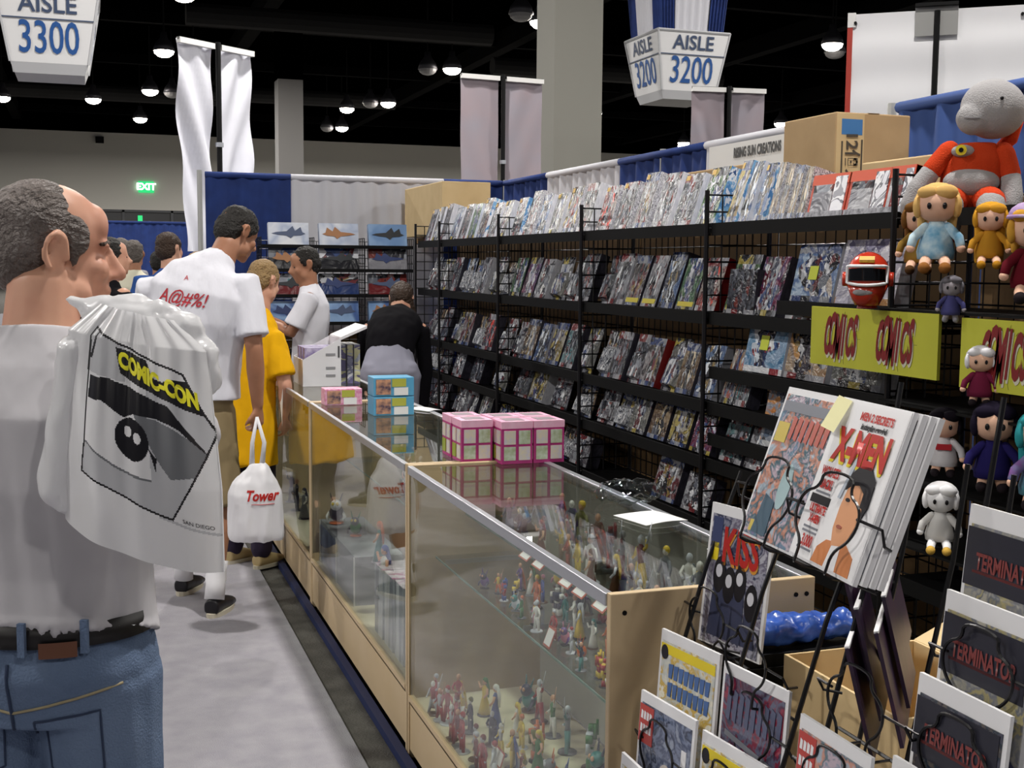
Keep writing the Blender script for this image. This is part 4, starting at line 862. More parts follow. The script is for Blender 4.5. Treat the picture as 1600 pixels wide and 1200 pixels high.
def xmen(t, w_, h):
    strip(t, .004, w_-.004, .004, h-.004, INKW, d=.0018)
    title(t, 'MEN 2 SECRETS', w_*.60, h-.022, .017, INKR, .8, 0, .0008); title(t, 'in storyline revealed', w_*.60, h-.037, .011, INKK, .8, .2)
    for dx, dz, m, d in ((-.004, -.005, INKY, .0032), (-.002, -.003, INKY, .0034), (0, 0, INKR, .0044)): title(t, 'X-MEN', w_*.54+dx, h-.073+dz, .068, m, .72, 0, .0035, d)
    for z, s, sz in ((h-.118, "WOLVIE'S", .02), (h-.138, 'BACK!', .02), (.082, 'ULTIMATE', .017), (.066, 'X-MEN', .017), (.030, '3,000', .024)): title(t, s, .047, z, sz, INKR, .62)
    for z in (.118, .107, .05, .043, .016): strip(t, .02, .065, z, z+.0035, INKG)
    strip(t, .012, .072, .090, .104, INKK)
    # plain stand-in portrait: a man's head and shoulders in flat inks
    blob(t, [(.075, .006), (.19, .006), (.185, .035), (.155, .05), (.10, .045), (.08, .03)], mat('ink_orange_coat', '#c77f50', .35))
    blob(t, [(.115, .006), (.15, .006), (.145, .045), (.12, .04)], INKW, d=.0034)
    blob(t, [(.118, .04), (.152, .045), (.165, .08), (.16, .13), (.135, .145), (.112, .135), (.106, .10), (.107, .065)], FLESH, d=.0036)
    blob(t, [(.106, .125), (.108, .15), (.125, .166), (.155, .168), (.178, .15), (.180, .11), (.168, .085), (.160, .10), (.158, .128), (.140, .138), (.12, .134)], INKK, d=.0044)
    blob(t, ov(.122, .112, .006, .003), INKK, d=.0046); blob(t, ov(.124, .07, .008, .003), mat('ink_lip', '#9c5a48', .35), d=.0046); blob(t, ov(.164, .098, .005, .009), FLESH, d=.0050)
    blob(t, [(.09, .11), (.098, .11), (.118, .20), (.112, .20)], mat('ink_steel', '#b4bcc8', .3), d=.0038)
def ninja(t, w_, h):
    strip(t, .01, w_-.03, h-.03, h-.012, INKG); strip(t, .012, .05, h-.085, h-.05, mat('ink_straw', '#c9b45a', .35))
    for i in range(7): blob(t, [(.055+i*.018, h-.075), (.066+i*.018, h-.078), (.07+i*.018, h-.04), (.058+i*.018, h-.036)], mat('ink_coral', '#b8645a', .35))
    blob(t, ov(.10, .10, .018, .04), mat('ink_pale_teal', '#9fb8bc', .35)); blob(t, [(.04, .01), (.09, .01), (.085, .07), (.05, .08)], mat('ink_slate', '#4a6070', .35)); strip(t, .03, .06, .01, .03, mat('ink_straw'))
XT = .34
comic((1.150, 1.84, 1.392), .19, .268, XT, PC['lilac'], 'glossy lilac and teal comic with white border left of the X-MEN magazine', .012, extra=ninja, rot=-.06)
comic((1.120, 1.632, 1.397), .205, .262, XT, INKW, 'white magazine lettered X-MEN with a man in profile at the rack top', .002, .008, extra=xmen, edge=.002, cat='magazine', rot=-.11)
for i in range(3):
    comic((1.129+.0095*i, 1.624-.006*i, 1.394-.002*i), .205, .258, XT, PC['night'], 'grey edged magazine stacked behind the X-MEN magazine, %s copy' % ORD[i], .01, .009, rot=-.11, cat='magazine', grp='magazines behind the front copy')
n = ob('sticky_note', MB().grid(lambda u, v: V((1.092-.012*(1-v)+.018*v, 1.635-.036*u-.004*v, 1.352+.048*v-.006*u)), 5, 5), mat('pale_note'), None); tag(n, 'pale yellow note stuck on the corner of the X-MEN magazine', 'sticky note')
# backs of comics on the far side of the right rack
for i, (x, y, z) in enumerate(((1.19, 1.60, 1.118), (1.265, 1.61, 1.14), (1.215, 1.53, 1.095), (1.165, 1.53, 1.08), (1.16, 1.47, 1.06), (1.13, 1.50, 1.03))):
    t = thing('comic_book', 'dark comic seen edge-on in the far side of the right rack, %s one' % ORD[i], 'comic', (x, y, z-.26), 0, 'comics on the far side of the rack'); t.rotation_euler = (-.25, 0, math.radians(50))
    ob('cover', MB().bb((0, 0, .08), (.178, .006, .26)), mat('dark_plum_cover', '#17122a', .4, mott=(24, '#3c2238')), t); ob('backing_board', MB().bb((.0, -.0015, .2585), (.178, .006, .262)), BOARD, t)

# wire racks
def wire_rack(lab, uprights, pockets, foot):
    t = thing('comic_rack', lab, 'display rack', foot)
    F = V(foot)
    for p in uprights: ob('upright', MB().tube([V(q)-F for q in p], .0042, 6), BLACK, t)
    for (x, y, z, w_, tilt, hp) in pockets:
        W = V((math.sin(tilt), 0, math.cos(tilt))); N = V((-math.cos(tilt), 0, math.sin(tilt))); U = V((0, -1, 0)); o = V((x, y, z))-F
        def P(a, b, n): return o+U*(a*w_)+W*(b*hp)+N*n
        vase = [(.30, 0), (.30, .22), (.16, .36), (.11, .55), (.16, .72), (.31, .80), (.31, .98), (.69, .98), (.69, .80), (.84, .72), (.89, .55), (.84, .36), (.70, .22), (.70, 0)]
        fr_ = MB().tube(chaikin([P(a, b, .03) for a, b in vase]), .0024, 5); pk = ob('pocket_front', fr_, BLACK, t)
        bt = MB()
        for a in (.30, .70): bt.tube([P(a, 0, .03), P(a, -.02, .015), P(a, 0, -.016)], .0024, 5)
        bt.tube([P(-.03, 0, -.016), P(1.03, 0, -.016)], .003, 5); ob('pocket_floor', bt, BLACK, t)
        for a, s in ((0, -1), (1, 1)):
            sd = MB().tube([P(a+s*.03, .42, -.016), P(a+s*.10, .44, .01), P(a+s*.10, .58, .022), P(a-s*.16, .60, .028)], .0024, 5); ob('side_arm', sd, BLACK, t)
    for z in (.25, .55):
        k = MB(); ys = [u[0][1] for u in uprights]; k.tube([V((foot[0]+.0, max(ys), z))-F, V((foot[0], min(ys), z))-F], .004, 5); ob('cross_bar', k, BLACK, t)
    return t
def pk(TL, w_=.178, h=.275, tilt=.08, hp=.13):
    return (TL[0]-math.sin(tilt)*h-.006, TL[1], TL[2]-math.cos(tilt)*h-.004, w_, tilt, hp)
wire_rack('left black wire comic rack holding the KISS comic', [[(.93, y, 0), (.96, y, .45), (1.03, y, .70), (1.13, y, 1.02), (1.20, y, 1.20)] for y in (2.085, 1.875, 1.675)],
    [pk((1.145, 2.105, 1.138)), pk((1.015, 2.045, .912)), pk((.972, 2.04, .798)), pk((1.047, 1.86, .904)), pk((1.007, 1.86, .782)), pk((1.10, 1.86, 1.02)), pk((1.10, 1.88, 1.13))], (.95, 1.88, 0))
wire_rack('right black wire comic rack carrying the X-MEN magazine', [[(.96, y, 0), (1.01, y, .5), (1.09, y, .85), (1.17, y, 1.15), (1.21, y, 1.42 if k < 2 else 1.25)] for k, y in enumerate((1.61, 1.38, 1.175))]+[[(1.02, y, .3), (1.16, y, .75), (1.25, y, 1.15), (1.27, y, 1.30)] for y in (1.64, 1.52, 1.42)],
    [pk((1.150, 1.84, 1.392), .19, .268, XT, .15), pk((1.12, 1.632, 1.397), .205, .262, XT, .15), pk((1.006, 1.55, .924)), pk((1.05, 1.55, 1.05)), pk((1.09, 1.55, 1.17)), pk((1.153, 1.37, 1.274), tilt=.09), pk((1.119, 1.37, 1.155), tilt=.09), pk((1.079, 1.37, 1.04), tilt=.09)], (.98, 1.4, 0))

# ---------------------------------------------------------------- clutter behind the racks
t = thing('storage_crate', 'black crate under the blue plastic wrap beside the near case end', 'crate', (1.30, 2.055, 0))
ob('crate_body', MB().bb((-.15, -.045, 0), (.15, .045, .85)), DARK, t)
for z in (.25, .55, .8): ob('crate_rib', MB().bb((-.156, -.05, z), (.156, .05, z+.025)), DARK, t)
b = MB(); b.limb([(0, 0, .03), (.08, .0, .035), (.17, .0, .03), (.25, 0, .032)], [.028, .032, .030, .030], 10)
o = sk('plastic_wrap_roll', b, mat('blue_plastic', '#22459c', .25, mott=(30, '#4a6fc4')), None, .007, 2, folds(.009, 34, 34)); o.location = (1.175, 2.05, .852); tag(o, 'bundle of blue plastic wrap lying on the black crate', 'plastic wrap')
def open_carton(loc, d, rot, lab):
    t = thing('open_carton', lab, 'carton', loc, rot); x, y, z = d; k = .006
    for nm, lo, hi in (('side_wall', (0, 0, 0), (x, k, z)), ('side_wall', (0, y-k, 0), (x, y, z)), ('side_wall', (0, k, 0), (k, y-k, z)), ('side_wall', (x-k, k, 0), (x, y-k, z)), ('bottom_panel', (k, k, 0), (x-k, y-k, k))):
        ob(nm, MB().bb(lo, hi), CARDL, t)
    ob('flap', MB().prism([(0, 0), (.12, .05), (.12, .055), (0, .005)], y, (x, y, z-.004), (1, 0, 0), (0, 0, 1)), CARDL, t)
    return t
open_carton((1.25, 1.63, .56), (.30, .36, .295), 0, 'open tan carton behind the wire comic racks')
big_carton((1.24, 1.62, 0), (1.58, 2.0, .56), 'closed tan carton under the open carton', CARD)
big_carton((1.24, 1.18, 0), (1.62, 1.58, .52), 'closed tan carton behind the right comic rack', CARDL)
# ---------------------------------------------------------------- plush dolls and helmet on the near end of the rack
PR = mat('plush_red', '#c2401f', .9, spec=.1, bump=(200, .3)); PG = mat('plush_grey', '#a3a1a2', .9, spec=.1, bump=(200, .3)); EYE = mat('bead_black', '#120f12', .2)
CAMR = -.69
t = thing('plush_doll', 'big red and grey plush doll slumped on top of the rack', 'plush toy', (2.85, 3.46, 1.80), CAMR)
T = Matrix.Rotation(-.12, 3, 'Y')
b = MB(); b.loft([((-.0, .01, .0), (.085, 0, 0), (0, .065, 0)), ((0, .01, .08), (.105, 0, 0), (0, .08, 0)), ((.01, .01, .16), (.105, 0, 0), (0, .075, 0)), ((.015, .01, .225), (.06, 0, 0), (0, .05, 0))], 16); sk('torso', b, PR, t, .008, 5)
b = MB(); b.ell((0, -.03, .09), (.095, .06, .055)); sk('belly_panel', b, PG, t, .008, 4)
b = MB(); b.ell((-.03, -.045, .195), (.04, .03, .022)); sk('collar_panel', b, PG, t, .007, 3)
ob('chest_badge', MB().tube([(-.035, -.085, .195), (-.035, -.072, .195)], .018, 12), INKY, t); ob('badge_centre', MB().tube([(-.035, -.090, .195), (-.035, -.08, .195)], .008, 8), EYE, t)
b = MB(); R = Matrix.Rotation(.35, 3, 'Y'); b.ell((.06, -.01, .335), (.108, .09, .10), R, 18, 12); b.ell((.0, -.05, .30), (.06, .05, .055), R, 12, 8); h_ = sk('head', b, PG, t, .008, 5)
ob('button_eye', MB().ell((.085, -.095, .36), (.006, .005, .006)), EYE, h_); ob('stitched_mouth', MB().tube([(-.03, -.10, .30), (.0, -.104, .297), (.02, -.10, .298)], .002, 5), mat('grey_thread', '#6f6d70', .8), h_)
for s in (-1, 1):
    a = (-1.0 if s < 0 else 1)
    if s < 0: up = [(-.075, 0, .20), (-.13, -.02, .13)]; lo = [(-.13, -.02, .13), (-.17, -.03, .07), (-.19, -.03, .01)]
    else: up = [(.10, 0, .19), (.125, -.02, .11)]; lo = [(.125, -.02, .11), (.13, -.04, .04), (.125, -.05, .0)]
    b = MB(); b.limb(up, [.037, .035]); q = sk('arm', b, PR, t, .008, 3)
    b = MB(); b.limb(lo, [.034, .038, .04]); sk('mitten', b, PG, q, .008, 3)
    b = MB(); b.limb([(s*.05, -.02, .03), (s*.065, -.10, .02)], [.055, .05]); q = sk('leg', b, PR, t, .008, 3)
    b = MB(); b.limb([(s*.065, -.11, .015), (s*.067, -.145, -.03), (s*.067, -.15, -.07)], [.048, .046, .043]); sk('boot', b, PG, q, .008, 3)
    ob('boot_cuff', MB().tube([(s*.067, -.15, -.085), (s*.067, -.152, -.11)], .045, 14), PR, q, True)
ob('cape_edge', MB().tube([(.14, .03, .30), (.12, .05, .24), (.08, .06, .2)], [.02, .025, .02], 8), PR, t, True)

def doll(loc, s, hair, skin, dress, shoes, lab, rot=CAMR, hat=None, hairlen=0, sit=True):
    t = thing('cloth_doll', lab, 'plush toy', loc, rot); K = lambda p: V(p)*s
    def E(nm, c, r, m, par=t, R=None): return ob(nm, MB().ell(K(c), [q*s for q in r], R, 16, 10), m, par, True)
    hd = E('head', (0, 0, .70), (.21, .18, .185), skin)
    hr = MB().ell(K((0, .04, .75)), (.225*s, .19*s, .18*s), None, 16, 10); hr.ell(K((.08, -.11, .82)), (.12*s, .07*s, .08*s)); hr.ell(K((-.09, -.10, .82)), (.11*s, .07*s, .07*s))
    for q in (-1, 1): hr.ell(K((q*.19, -.03, .68)), (.05*s, .08*s, .12*s))
    if hairlen: hr.limb([K((.12, .1, .7)), K((.16, .1, .7-hairlen))], [.09*s, .03*s]); hr.limb([K((-.12, .1, .7)), K((-.16, .1, .7-hairlen))], [.09*s, .03*s])
    ob('hair', hr, hair, hd, True)
    for q in (-1, 1): E('eye', (q*.075, -.172, .68), (.022, .012, .034), EYE, hd); E('ear', (q*.205, 0, .67), (.03, .03, .045), skin, hd)
    ob('dress', MB().loft([(K((0, 0, .53)), K((.07, 0, 0)), K((0, .06, 0))), (K((0, 0, .42)), K((.14, 0, 0)), K((0, .11, 0))), (K((0, 0, .22)), K((.19, 0, 0)), K((0, .15, 0))), (K((0, 0, .14)), K((.18, 0, 0)), K((0, .15, 0)))], 16), dress, t, True)
    for q in (-1, 1):
        a = ob('arm', MB().limb([K((q*.11, -.02, .47)), K((q*.22, -.06, .36)), K((q*.24, -.08, .28))], [.05*s, .05*s, .045*s]), dress, t, True); E('hand', (q*.245, -.085, .25), (.045, .045, .045), skin, a)
        l = ob('leg', MB().limb([K((q*.08, -.05, .14)), K((q*.1, -.18 if sit else -.04, .10 if sit else .04)), K((q*.1, -.24 if sit else -.04, .06))], [.06*s, .055*s, .05*s]), skin, t, True); E('shoe', (q*.1, -.27 if sit else -.07, .05), (.06, .08, .06), shoes, l)
    if hat: ob('hat', MB().ell(K((0, .02, .83)), (.23*s, .2*s, .14*s)).tube([K((0, .0, .80)), K((0, 0, .83))], [.25*s, .24*s], 16), hat, hd, True)
    return t
SKN = mat('doll_felt', '#e0b59c', .9, spec=.1); C_ = lambda n, c='#808080': mat('felt_'+n, c, .9, spec=.1, mott=(40, c))
doll((2.56, 3.26, 1.585), .31, C_('blond', '#d3ab6a'), SKN, mat('felt_blue', '#4f9ac4', .8, mott=(22, '#cfe4ea')), C_('tan', '#8a5a2c'), 'blond cloth doll in a pale blue dress hung on the rack', hairlen=.25)
doll((2.66, 3.47, 1.58), .27, C_('brownhair', '#6d4a24'), SKN, C_('ochre', '#8f7034'), C_('brown2', '#4d331c'), 'brown haired cloth doll behind the blond doll', hairlen=.3)
doll((2.62, 2.90, 1.50), .31, C_('gold', '#c8953a'), SKN, C_('darkred', '#5f1420'), C_('black', '#221c20'), 'cloth doll with white hat and dark red dress at the right edge', hat=mat('felt_white_hat', '#e6e3ea', .9, mott=(8, '#8a5aa0')), hairlen=.2)
doll((2.60, 3.06, 1.60), .22, C_('goldenrod', '#c9912c'), SKN, C_('mustard', '#c08a2c'), C_('mustard2', '#a8761f'), 'long haired golden cloth doll right of the blond doll', hairlen=.6)
doll((2.58, 3.20, 1.43), .16, C_('greyhair', '#77757c'), C_('greyskin', '#a09aa0'), C_('bluegrey', '#4a4a7c'), C_('greyshoe', '#8a8890'), 'blue grey cloth doll hanging under the golden doll', sit=False)
dw = doll((2.60, 3.23, .93), .24, C_('blackhair', '#16121a'), SKN, mat('felt_white_red', '#cfcdd0', .9, mott=(6, '#c9c6ca')), C_('black'), 'black haired doll in white shirt with red chest patch', sit=False)
doll((2.60, 3.00, .92), .30, C_('inkhair', '#1b1626'), SKN, C_('navy', '#241f58'), C_('black'), 'black haired doll in navy robe on the lower shelf', sit=False)
ob('chest_patch', MB().bb((-.024, -.034, .088), (.024, -.018, .106)), mat('felt_red_patch', '#b3202c', .8), dw)
doll((2.60, 2.80, .90), .32, C_('teal', '#2f8f96'), SKN, mat('felt_teal_purple', '#3fa0a6', .8, mott=(12, '#7a3a8a')), C_('black'), 'teal and purple cloth doll at the right picture edge', hairlen=.3, sit=False)
doll((2.55, 3.17, .70), .24, C_('white', '#e6e6e8'), C_('white'), C_('greywhite', '#c9c8c6'), C_('straw', '#c9a24a'), 'round white plush toy behind the comic racks', sit=True)
doll((2.58, 3.05, 1.18), .2, C_('whitefur', '#d9d8dc'), SKN, C_('plum', '#6a1f3a'), C_('black'), 'small pale doll between the two yellow signs', sit=False)
for i, z in enumerate((1.46, .88, .66, 1.14)):
    o = ob('doll_shelf', MB().bb((2.60, 2.47, z-.008), (2.98, 3.6, z)), DARK, None); tag(o, 'black wire shelf carrying dolls, %s from the floor' % ('third', 'second', 'first', 'fourth')[i], 'shelf', 'doll shelves')
# red helmet bank
t = thing('toy_helmet', 'red toy helmet with white rimmed black visor on the rack shelf', 'toy', (2.55, 3.60, 1.47), CAMR)
HR = mat('helmet_red', '#b8321c', .25, coat=.5)
ob('shell', MB().ell((0, 0, .10), (.075, .08, .085), None, 20, 14), HR, t, True); ob('jaw', MB().loft([((0, -.01, .0), (.04, 0, 0), (0, .04, 0)), ((0, -.015, .03), (.055, 0, 0), (0, .06, 0)), ((0, -.01, .07), (.07, 0, 0), (0, .07, 0))], 16), HR, t, True)
vz = lambda a, r, z: V((math.sin(a)*r, -math.cos(a)*r*1.03, z))
ob('visor', MB().grid(lambda u, v: vz(-.85+1.7*u, .0805, .085+.045*v*(1-.2*abs(u-.5))), 14, 3), mat('visor_black', '#0d0d10', .1), t, True)
ob('visor_rim', MB().tube([vz(-.95+1.9*i/12, .081, .135) for i in range(13)]+[vz(.95-1.9*i/12, .081, .078-.008*math.sin(i/12*math.pi)) for i in range(13)], .006, 6, closed=True), INKW, t, True)
ob('mouth_plate', MB().ell((-.01, -.068, .045), (.035, .012, .012)), PG, t, True); ob('forehead_plate', MB().box((0, -.068, .158), (.05, .02, .012), Matrix.Rotation(.7, 3, 'X')), mat('helmet_gold', '#d8a83a', .3), t)
for s in (-1, 1): ob('ear_disc', MB().tube([(s*.07, 0, .09), (s*.085, 0, .09)], .025, 12), HR, t, True)
ob('neck_stand', MB().tube([(0, 0, -.01), (0, 0, .02)], [.035, .028], 12), mat('stand_red', '#8d1a1a', .4), t)
# ---------------------------------------------------------------- people
from mathutils.bvhtree import BVHTree
def skin_m(n, c, c2): return mat('skin_'+n, c, .5, spec=.35, mott=(9, c2), sub=.06)
SK1 = skin_m('fair', '#c99a80', '#bd8670'); SK2 = skin_m('tan', '#a97a60', '#9a6a50'); SK3 = skin_m('light', '#d0a288', '#c4917a')
def hand(mb, w_, d, n, side, curl=.6, s=1.0):
    """w_ wrist, d pointing direction, n back-of-hand normal, side +1 right / -1 left (thumb side)"""
    w_, d, n = V(w_), V(d).normalized(), V(n); n = (n-d*n.dot(d)).normalized(); u = d.cross(n)*side
    mb.loft([(w_, u*.026*s, n*.019*s), (w_+d*.035*s, u*.037*s, n*.018*s), (w_+d*.075*s, u*.041*s, n*.016*s), (w_+d*.092*s, u*.038*s, n*.012*s)], 10)
    for k, (o, L) in enumerate(((-.030, .072), (-.010, .080), (.010, .074), (.029, .058))):
        b = w_+d*.088*s-u*o*s; a = b; pts = [a-d*.012*s]; ang = 0
        for q in range(3):
            ang += curl*(.55 if q == 0 else .85); dd = d*math.cos(ang)-n*math.sin(ang); a = a+dd*(L*(.42, .33, .25)[q]*s); pts.append(a)
        mb.limb(pts, [.0095*s, .009*s, .0085*s, .0075*s], 7)
    tb = w_+d*.03*s+u*.034*s; d2 = (d*.7+u*.6-n*.25*curl).normalized(); d3 = (d*.85+u*.1-n*.5*curl).normalized()
    mb.limb([w_+d*.018*s+u*.015*s, tb, tb+d2*.035*s, tb+d2*.035*s+d3*.028*s], [.015*s, .0125*s, .0105*s, .009*s], 7)
def head(mb, c, R, s=1.0, ears=True, neck=None):
    c = V(c); q = lambda p: c+R @ (V(p)*s)
    def E(p, r, n=14, k=9, R2=None): mb.ell(q(p), [a*s for a in r], (R @ R2) if R2 else R, n, k)
    E((0, -.012, .030), (.076, .096, .088), 20, 14); E((0, .030, -.035), (.062, .066, .075), 16, 12); E((0, .058, -.075), (.042, .036, .036)); E((0, .078, -.098), (.022, .017, .017))
    E((0, .076, .020), (.050, .015, .011)); E((0, .058, .05), (.052, .03, .042))
    for sx in (-1, 1): E((sx*.036, .066, -.025), (.026, .022, .024)); E((sx*.056, .02, -.07), (.02, .04, .03))
    mb.limb([q((0, .092, .012)), q((0, .106, -.012)), q((0, .116, -.026))], [.009*s, .011*s, .014*s], 8); E((0.010, .104, -.032), (.009, .010, .008)); E((-.010, .104, -.032), (.009, .010, .008))
    E((0, .094, -.056), (.022, .010, .006)); E((0, .092, -.068), (.020, .010, .006))
    if ears:
        for sx in (-1, 1):
            R2 = Matrix.Rotation(sx*.35, 3, 'Z') @ Matrix.Rotation(-.15, 3, 'X')
            E((sx*.074, -.012, -.008), (.008, .017, .028), 10, 8, R2)
            rim = []
            for i in range(11):
                a = math.radians(-70+i*25); rim.append(q((sx*(.086+.006*math.cos(a)), -.016-.019*math.cos(a)*1.0, -.002+.032*math.sin(a))))
            mb.tube(rim, .0062*s, 7); E((sx*.078, .002, -.036), (.007, .008, .010)); E((sx*.079, .006, -.010), (.005, .006, .008))
def hair_short(mb, c, R, s=1.0, top=1.0, back=1.0, front=0.0):
    c = V(c); E = lambda p, r: mb.ell(c+R @ (V(p)*s), [a*s for a in r], R, 18, 12)
    E((0, -.022+front, .044), (.083, .096, .083*top)); E((0, -.052, .0), (.078, .066*back, .085))
    for sx in (-1, 1): E((sx*.066, -.006+front*.5, .028), (.016, .048, .045))
def person(name_lab, loc, rot, h=1.75, skin=SK1, shirt=None, pants=None, hair=None, hairfn=hair_short, hy=0, hp=0, hr=0, head_off=(0, 0, 0), arms=None, legs=None, torso=None, sleeves='short', shorts=False, shoes=None, socks=None, vox=.012, hand_n=None, curl=.6, fold=.006, hips_m=None, cat='person', head_c=None, fat=1.0, hem=.92, eyes=True, hairn=.006):
    s = h/1.75; t = thing('person', name_lab, cat, loc, rot); K = lambda p: V(p)*s
    R = Matrix.Rotation(hy, 3, 'Z') @ Matrix.Rotation(hp, 3, 'X') @ Matrix.Rotation(hr, 3, 'Y')
    hc = K(V((0, .035, 1.635))+V(head_off)) if head_c is None else V(head_c)
    if torso is None:
        torso = [((0, -.005, hem), (.175, .135)), ((0, 0, 1.0), (.168, .128)), ((0, 0, 1.10), (.165, .122)), ((0, -.01, 1.25), (.185, .13)), ((0, -.015, 1.36), (.192, .12)), ((0, -.01, 1.43), (.155, .088)), ((0, 0, 1.475), (.085, .07)), ((0, .005, 1.50), (.066, .062))]
        torso = [(K(c), (a*s*fat, b*s*fat)) for c, (a, b) in torso]
    else: torso = [(V(c), r) for c, r in torso]
    ax = []
    for i, (c, r) in enumerate(torso):
        d = (torso[min(i+1, len(torso)-1)][0]-torso[max(i-1, 0)][0]).normalized(); U = V((1, 0, 0)); U = (U-d*U.dot(d)).normalized(); ax.append((c, U, d.cross(U), r))
    shl = ax[-4]; neckp = torso[-1][0]
    if arms is None: arms = [[(-.19, -.01, 1.40), (-.235, -.03, 1.13), (-.225, .03, .88)], [(.19, -.01, 1.40), (.235, -.03, 1.13), (.225, .03, .88)]]
    arms = [[K(p) for p in a] for a in arms]
    if legs is None: legs = [[(-.09, 0, .90), (-.10, .02, .48), (-.11, -.01, .085)], [(.09, 0, .90), (.10, .02, .48), (.11, -.01, .085)]]
    legs = [[K(p) for p in l] for l in legs]
    # body
    b = MB(); head(b, hc, R, s)
    b.limb([neckp-V((0, 0, .03)), neckp.lerp(hc, .5)+V((0, -.012*s, 0)), hc+R @ V((0, -.02*s, -.04*s))], [.066*s, .060*s, .060*s], 14)
    b.loft([(c, U*r[0]*.82, W*r[1]*.8) for c, U, W, r in ax[:-2]], 16)
    for i, a in enumerate(arms):
        m1 = a[0].lerp(a[1], .5); m2 = a[1].lerp(a[2], .35)
        b.limb([a[0], m1, a[1], m2, a[2]], [.054*s, .047*s, .040*s, .042*s, .027*s], 12)
        d = (a[2]-a[1]).normalized(); nrm = (hand_n or {}).get(i, V((1 if i else -1, 0, 0))); hand(b, a[2], d, nrm, 1 if i else -1, curl if not isinstance(curl, (list, tuple)) else curl[i], s)
    for l in legs:
        m1 = l[1].lerp(l[2], .3); b.limb([l[0], l[0].lerp(l[1], .5), l[1], m1+V((0, -.012*s, 0)), l[1].lerp(l[2], .75), l[2]], [.08*s, .072*s, .055*s, .055*s, .036*s, .034*s], 12)
    body = sk('body', b, skin, t, vox, 3 if vox < .007 else 5)
    # shirt
    b = MB(); b.loft([(c, U*r[0], W*r[1]) for c, U, W, r in ax], 28)
    for a in arms:
        if sleeves == 'short':
            e = a[0].lerp(a[1], .80); b.limb([a[0]+(torso[-4][0]-a[0])*.35, a[0], a[0].lerp(a[1], .4)], [.07*s, .073*s, .072*s], 14); d = (a[1]-a[0]).normalized()
            u, w_ = frame(d); b.loft([(a[0].lerp(a[1], .2), u*.071*s, w_*.071*s), (e, u*.084*s, w_*.078*s)], 16)
        elif sleeves == 'long':
            b.limb([a[0]+(torso[-4][0]-a[0])*.35, a[0], a[1], a[1].lerp(a[2], .93)], [.07*s, .066*s, .052*s, .042*s], 14)
    sh = sk('shirt', b, shirt, t, vox*.9, 4, folds(fold, 13, 3, loc[0]*7))
    # trousers
    b = MB(); hipz = (legs[0][0]+legs[1][0])/2; pel = [(c, U, W, r) for c, U, W, r in ax[:2]]
    b.loft([(hipz+V((0, 0, -.06*s)), V((.17*s*fat, 0, 0)), V((0, .115*s*fat, 0))), (hipz+V((0, -.005, .03*s)), V((.172*s*fat, 0, 0)), V((0, .13*s*fat, 0))), (pel[1][0], pel[1][1]*pel[1][3][0]*.94, pel[1][2]*pel[1][3][1]*.94)], 20)
    for l in legs:
        if shorts: b.limb([l[0], l[0].lerp(l[1], .5)], [.098*s, .1*s], 14); u, w_ = frame(l[1]-l[0]); b.loft([(l[0].lerp(l[1], .3), u*.095*s, w_*.095*s), (l[0].lerp(l[1], 1.02), u*.105*s, w_*.098*s)], 16)
        else: b.limb([l[0], l[0].lerp(l[1], .5), l[1], l[1].lerp(l[2], .5), l[2]+V((0, 0, .02))], [.098*s*fat, .09*s*fat, .072*s*fat, .065*s, .062*s], 14)
    pt = sk('trousers', b, pants, t, vox, 3, folds(fold*.7, 12, 5, 3))
    for l in legs:
        a = l[2]; yv = V((0, 1, 0))
        b = MB(); b.loft([(a+V((0, -.045, -.04))*s, V((.036, 0, 0))*s, V((0, 0, .04))*s), (a+V((0, .03, -.035))*s, V((.042, 0, 0))*s, V((0, 0, .045))*s), (a+V((0, .11, -.05))*s, V((.047, 0, 0))*s, V((0, 0, .032))*s), (a+V((0, .18, -.06))*s, V((.035, 0, 0))*s, V((0, 0, .02))*s)], 14)
        f = sk('shoe', b, shoes or mat('dark_shoe', '#17151a', .5), t, .009, 3)
        ob('sole', MB().loft([(a+V((0, .065, -.085))*s, V((.046, 0, 0))*s, V((0, .125, 0))*s), (a+V((0, .065, -.065))*s, V((.046, 0, 0))*s, V((0, .125, 0))*s)], 16), mat('pale_sole', '#b9b2a0', .7), f)
        if socks:
            k = MB(); up = l[1].lerp(l[2], .62); k.tube([a+V((0, -.005, -.01))*s, a.lerp(up, .35), a.lerp(up, .5), a.lerp(up, .75), up], [.046*s, .044*s, .048*s, .045*s, .049*s], 14); ob('sock', k, socks, t, True)
    if hair:
        b = MB(); hairfn(b, hc, R, s); sk('hair', b, hair, t, min(vox, .009), 2, folds(hairn, 45, 45))
    if eyes:
        for sx in (-1, 1): ob('eye', MB().ell(hc+R @ (V((sx*.031, .081, .002))*s), (.010*s, .005*s, .0045*s), R, 10, 6), mat('eye_dark', '#2a2320', .3), t, True)
    return t, sh, pt, body, hc, R, s
def onto(o, x, z, y0=-1.0, off=.002, bv={}):
    if o.name not in bv: bv[o.name] = BVHTree.FromPolygons([v.co.copy() for v in o.data.vertices], [tuple(p.vertices) for p in o.data.polygons])
    h = bv[o.name].ray_cast(V((x, y0, z)), V((0, 1 if y0 < 0 else -1, 0)))
    if h[0] is None: return V((x, -.1, z))
    return h[0]+V((0, -off if y0 < 0 else off, 0))
def stitch(o, pts, r, m, parent, name, off=.001, n=8, y0=-1.0):
    P = []
    for a, b in zip(pts, pts[1:]):
        for i in range(n): k = i/n; P.append(onto(o, a[0]+(b[0]-a[0])*k, a[1]+(b[1]-a[1])*k, y0, off))
    P.append(onto(o, *pts[-1], y0, off)); ob(name, MB().tube(P, r, 5), m, parent, True)
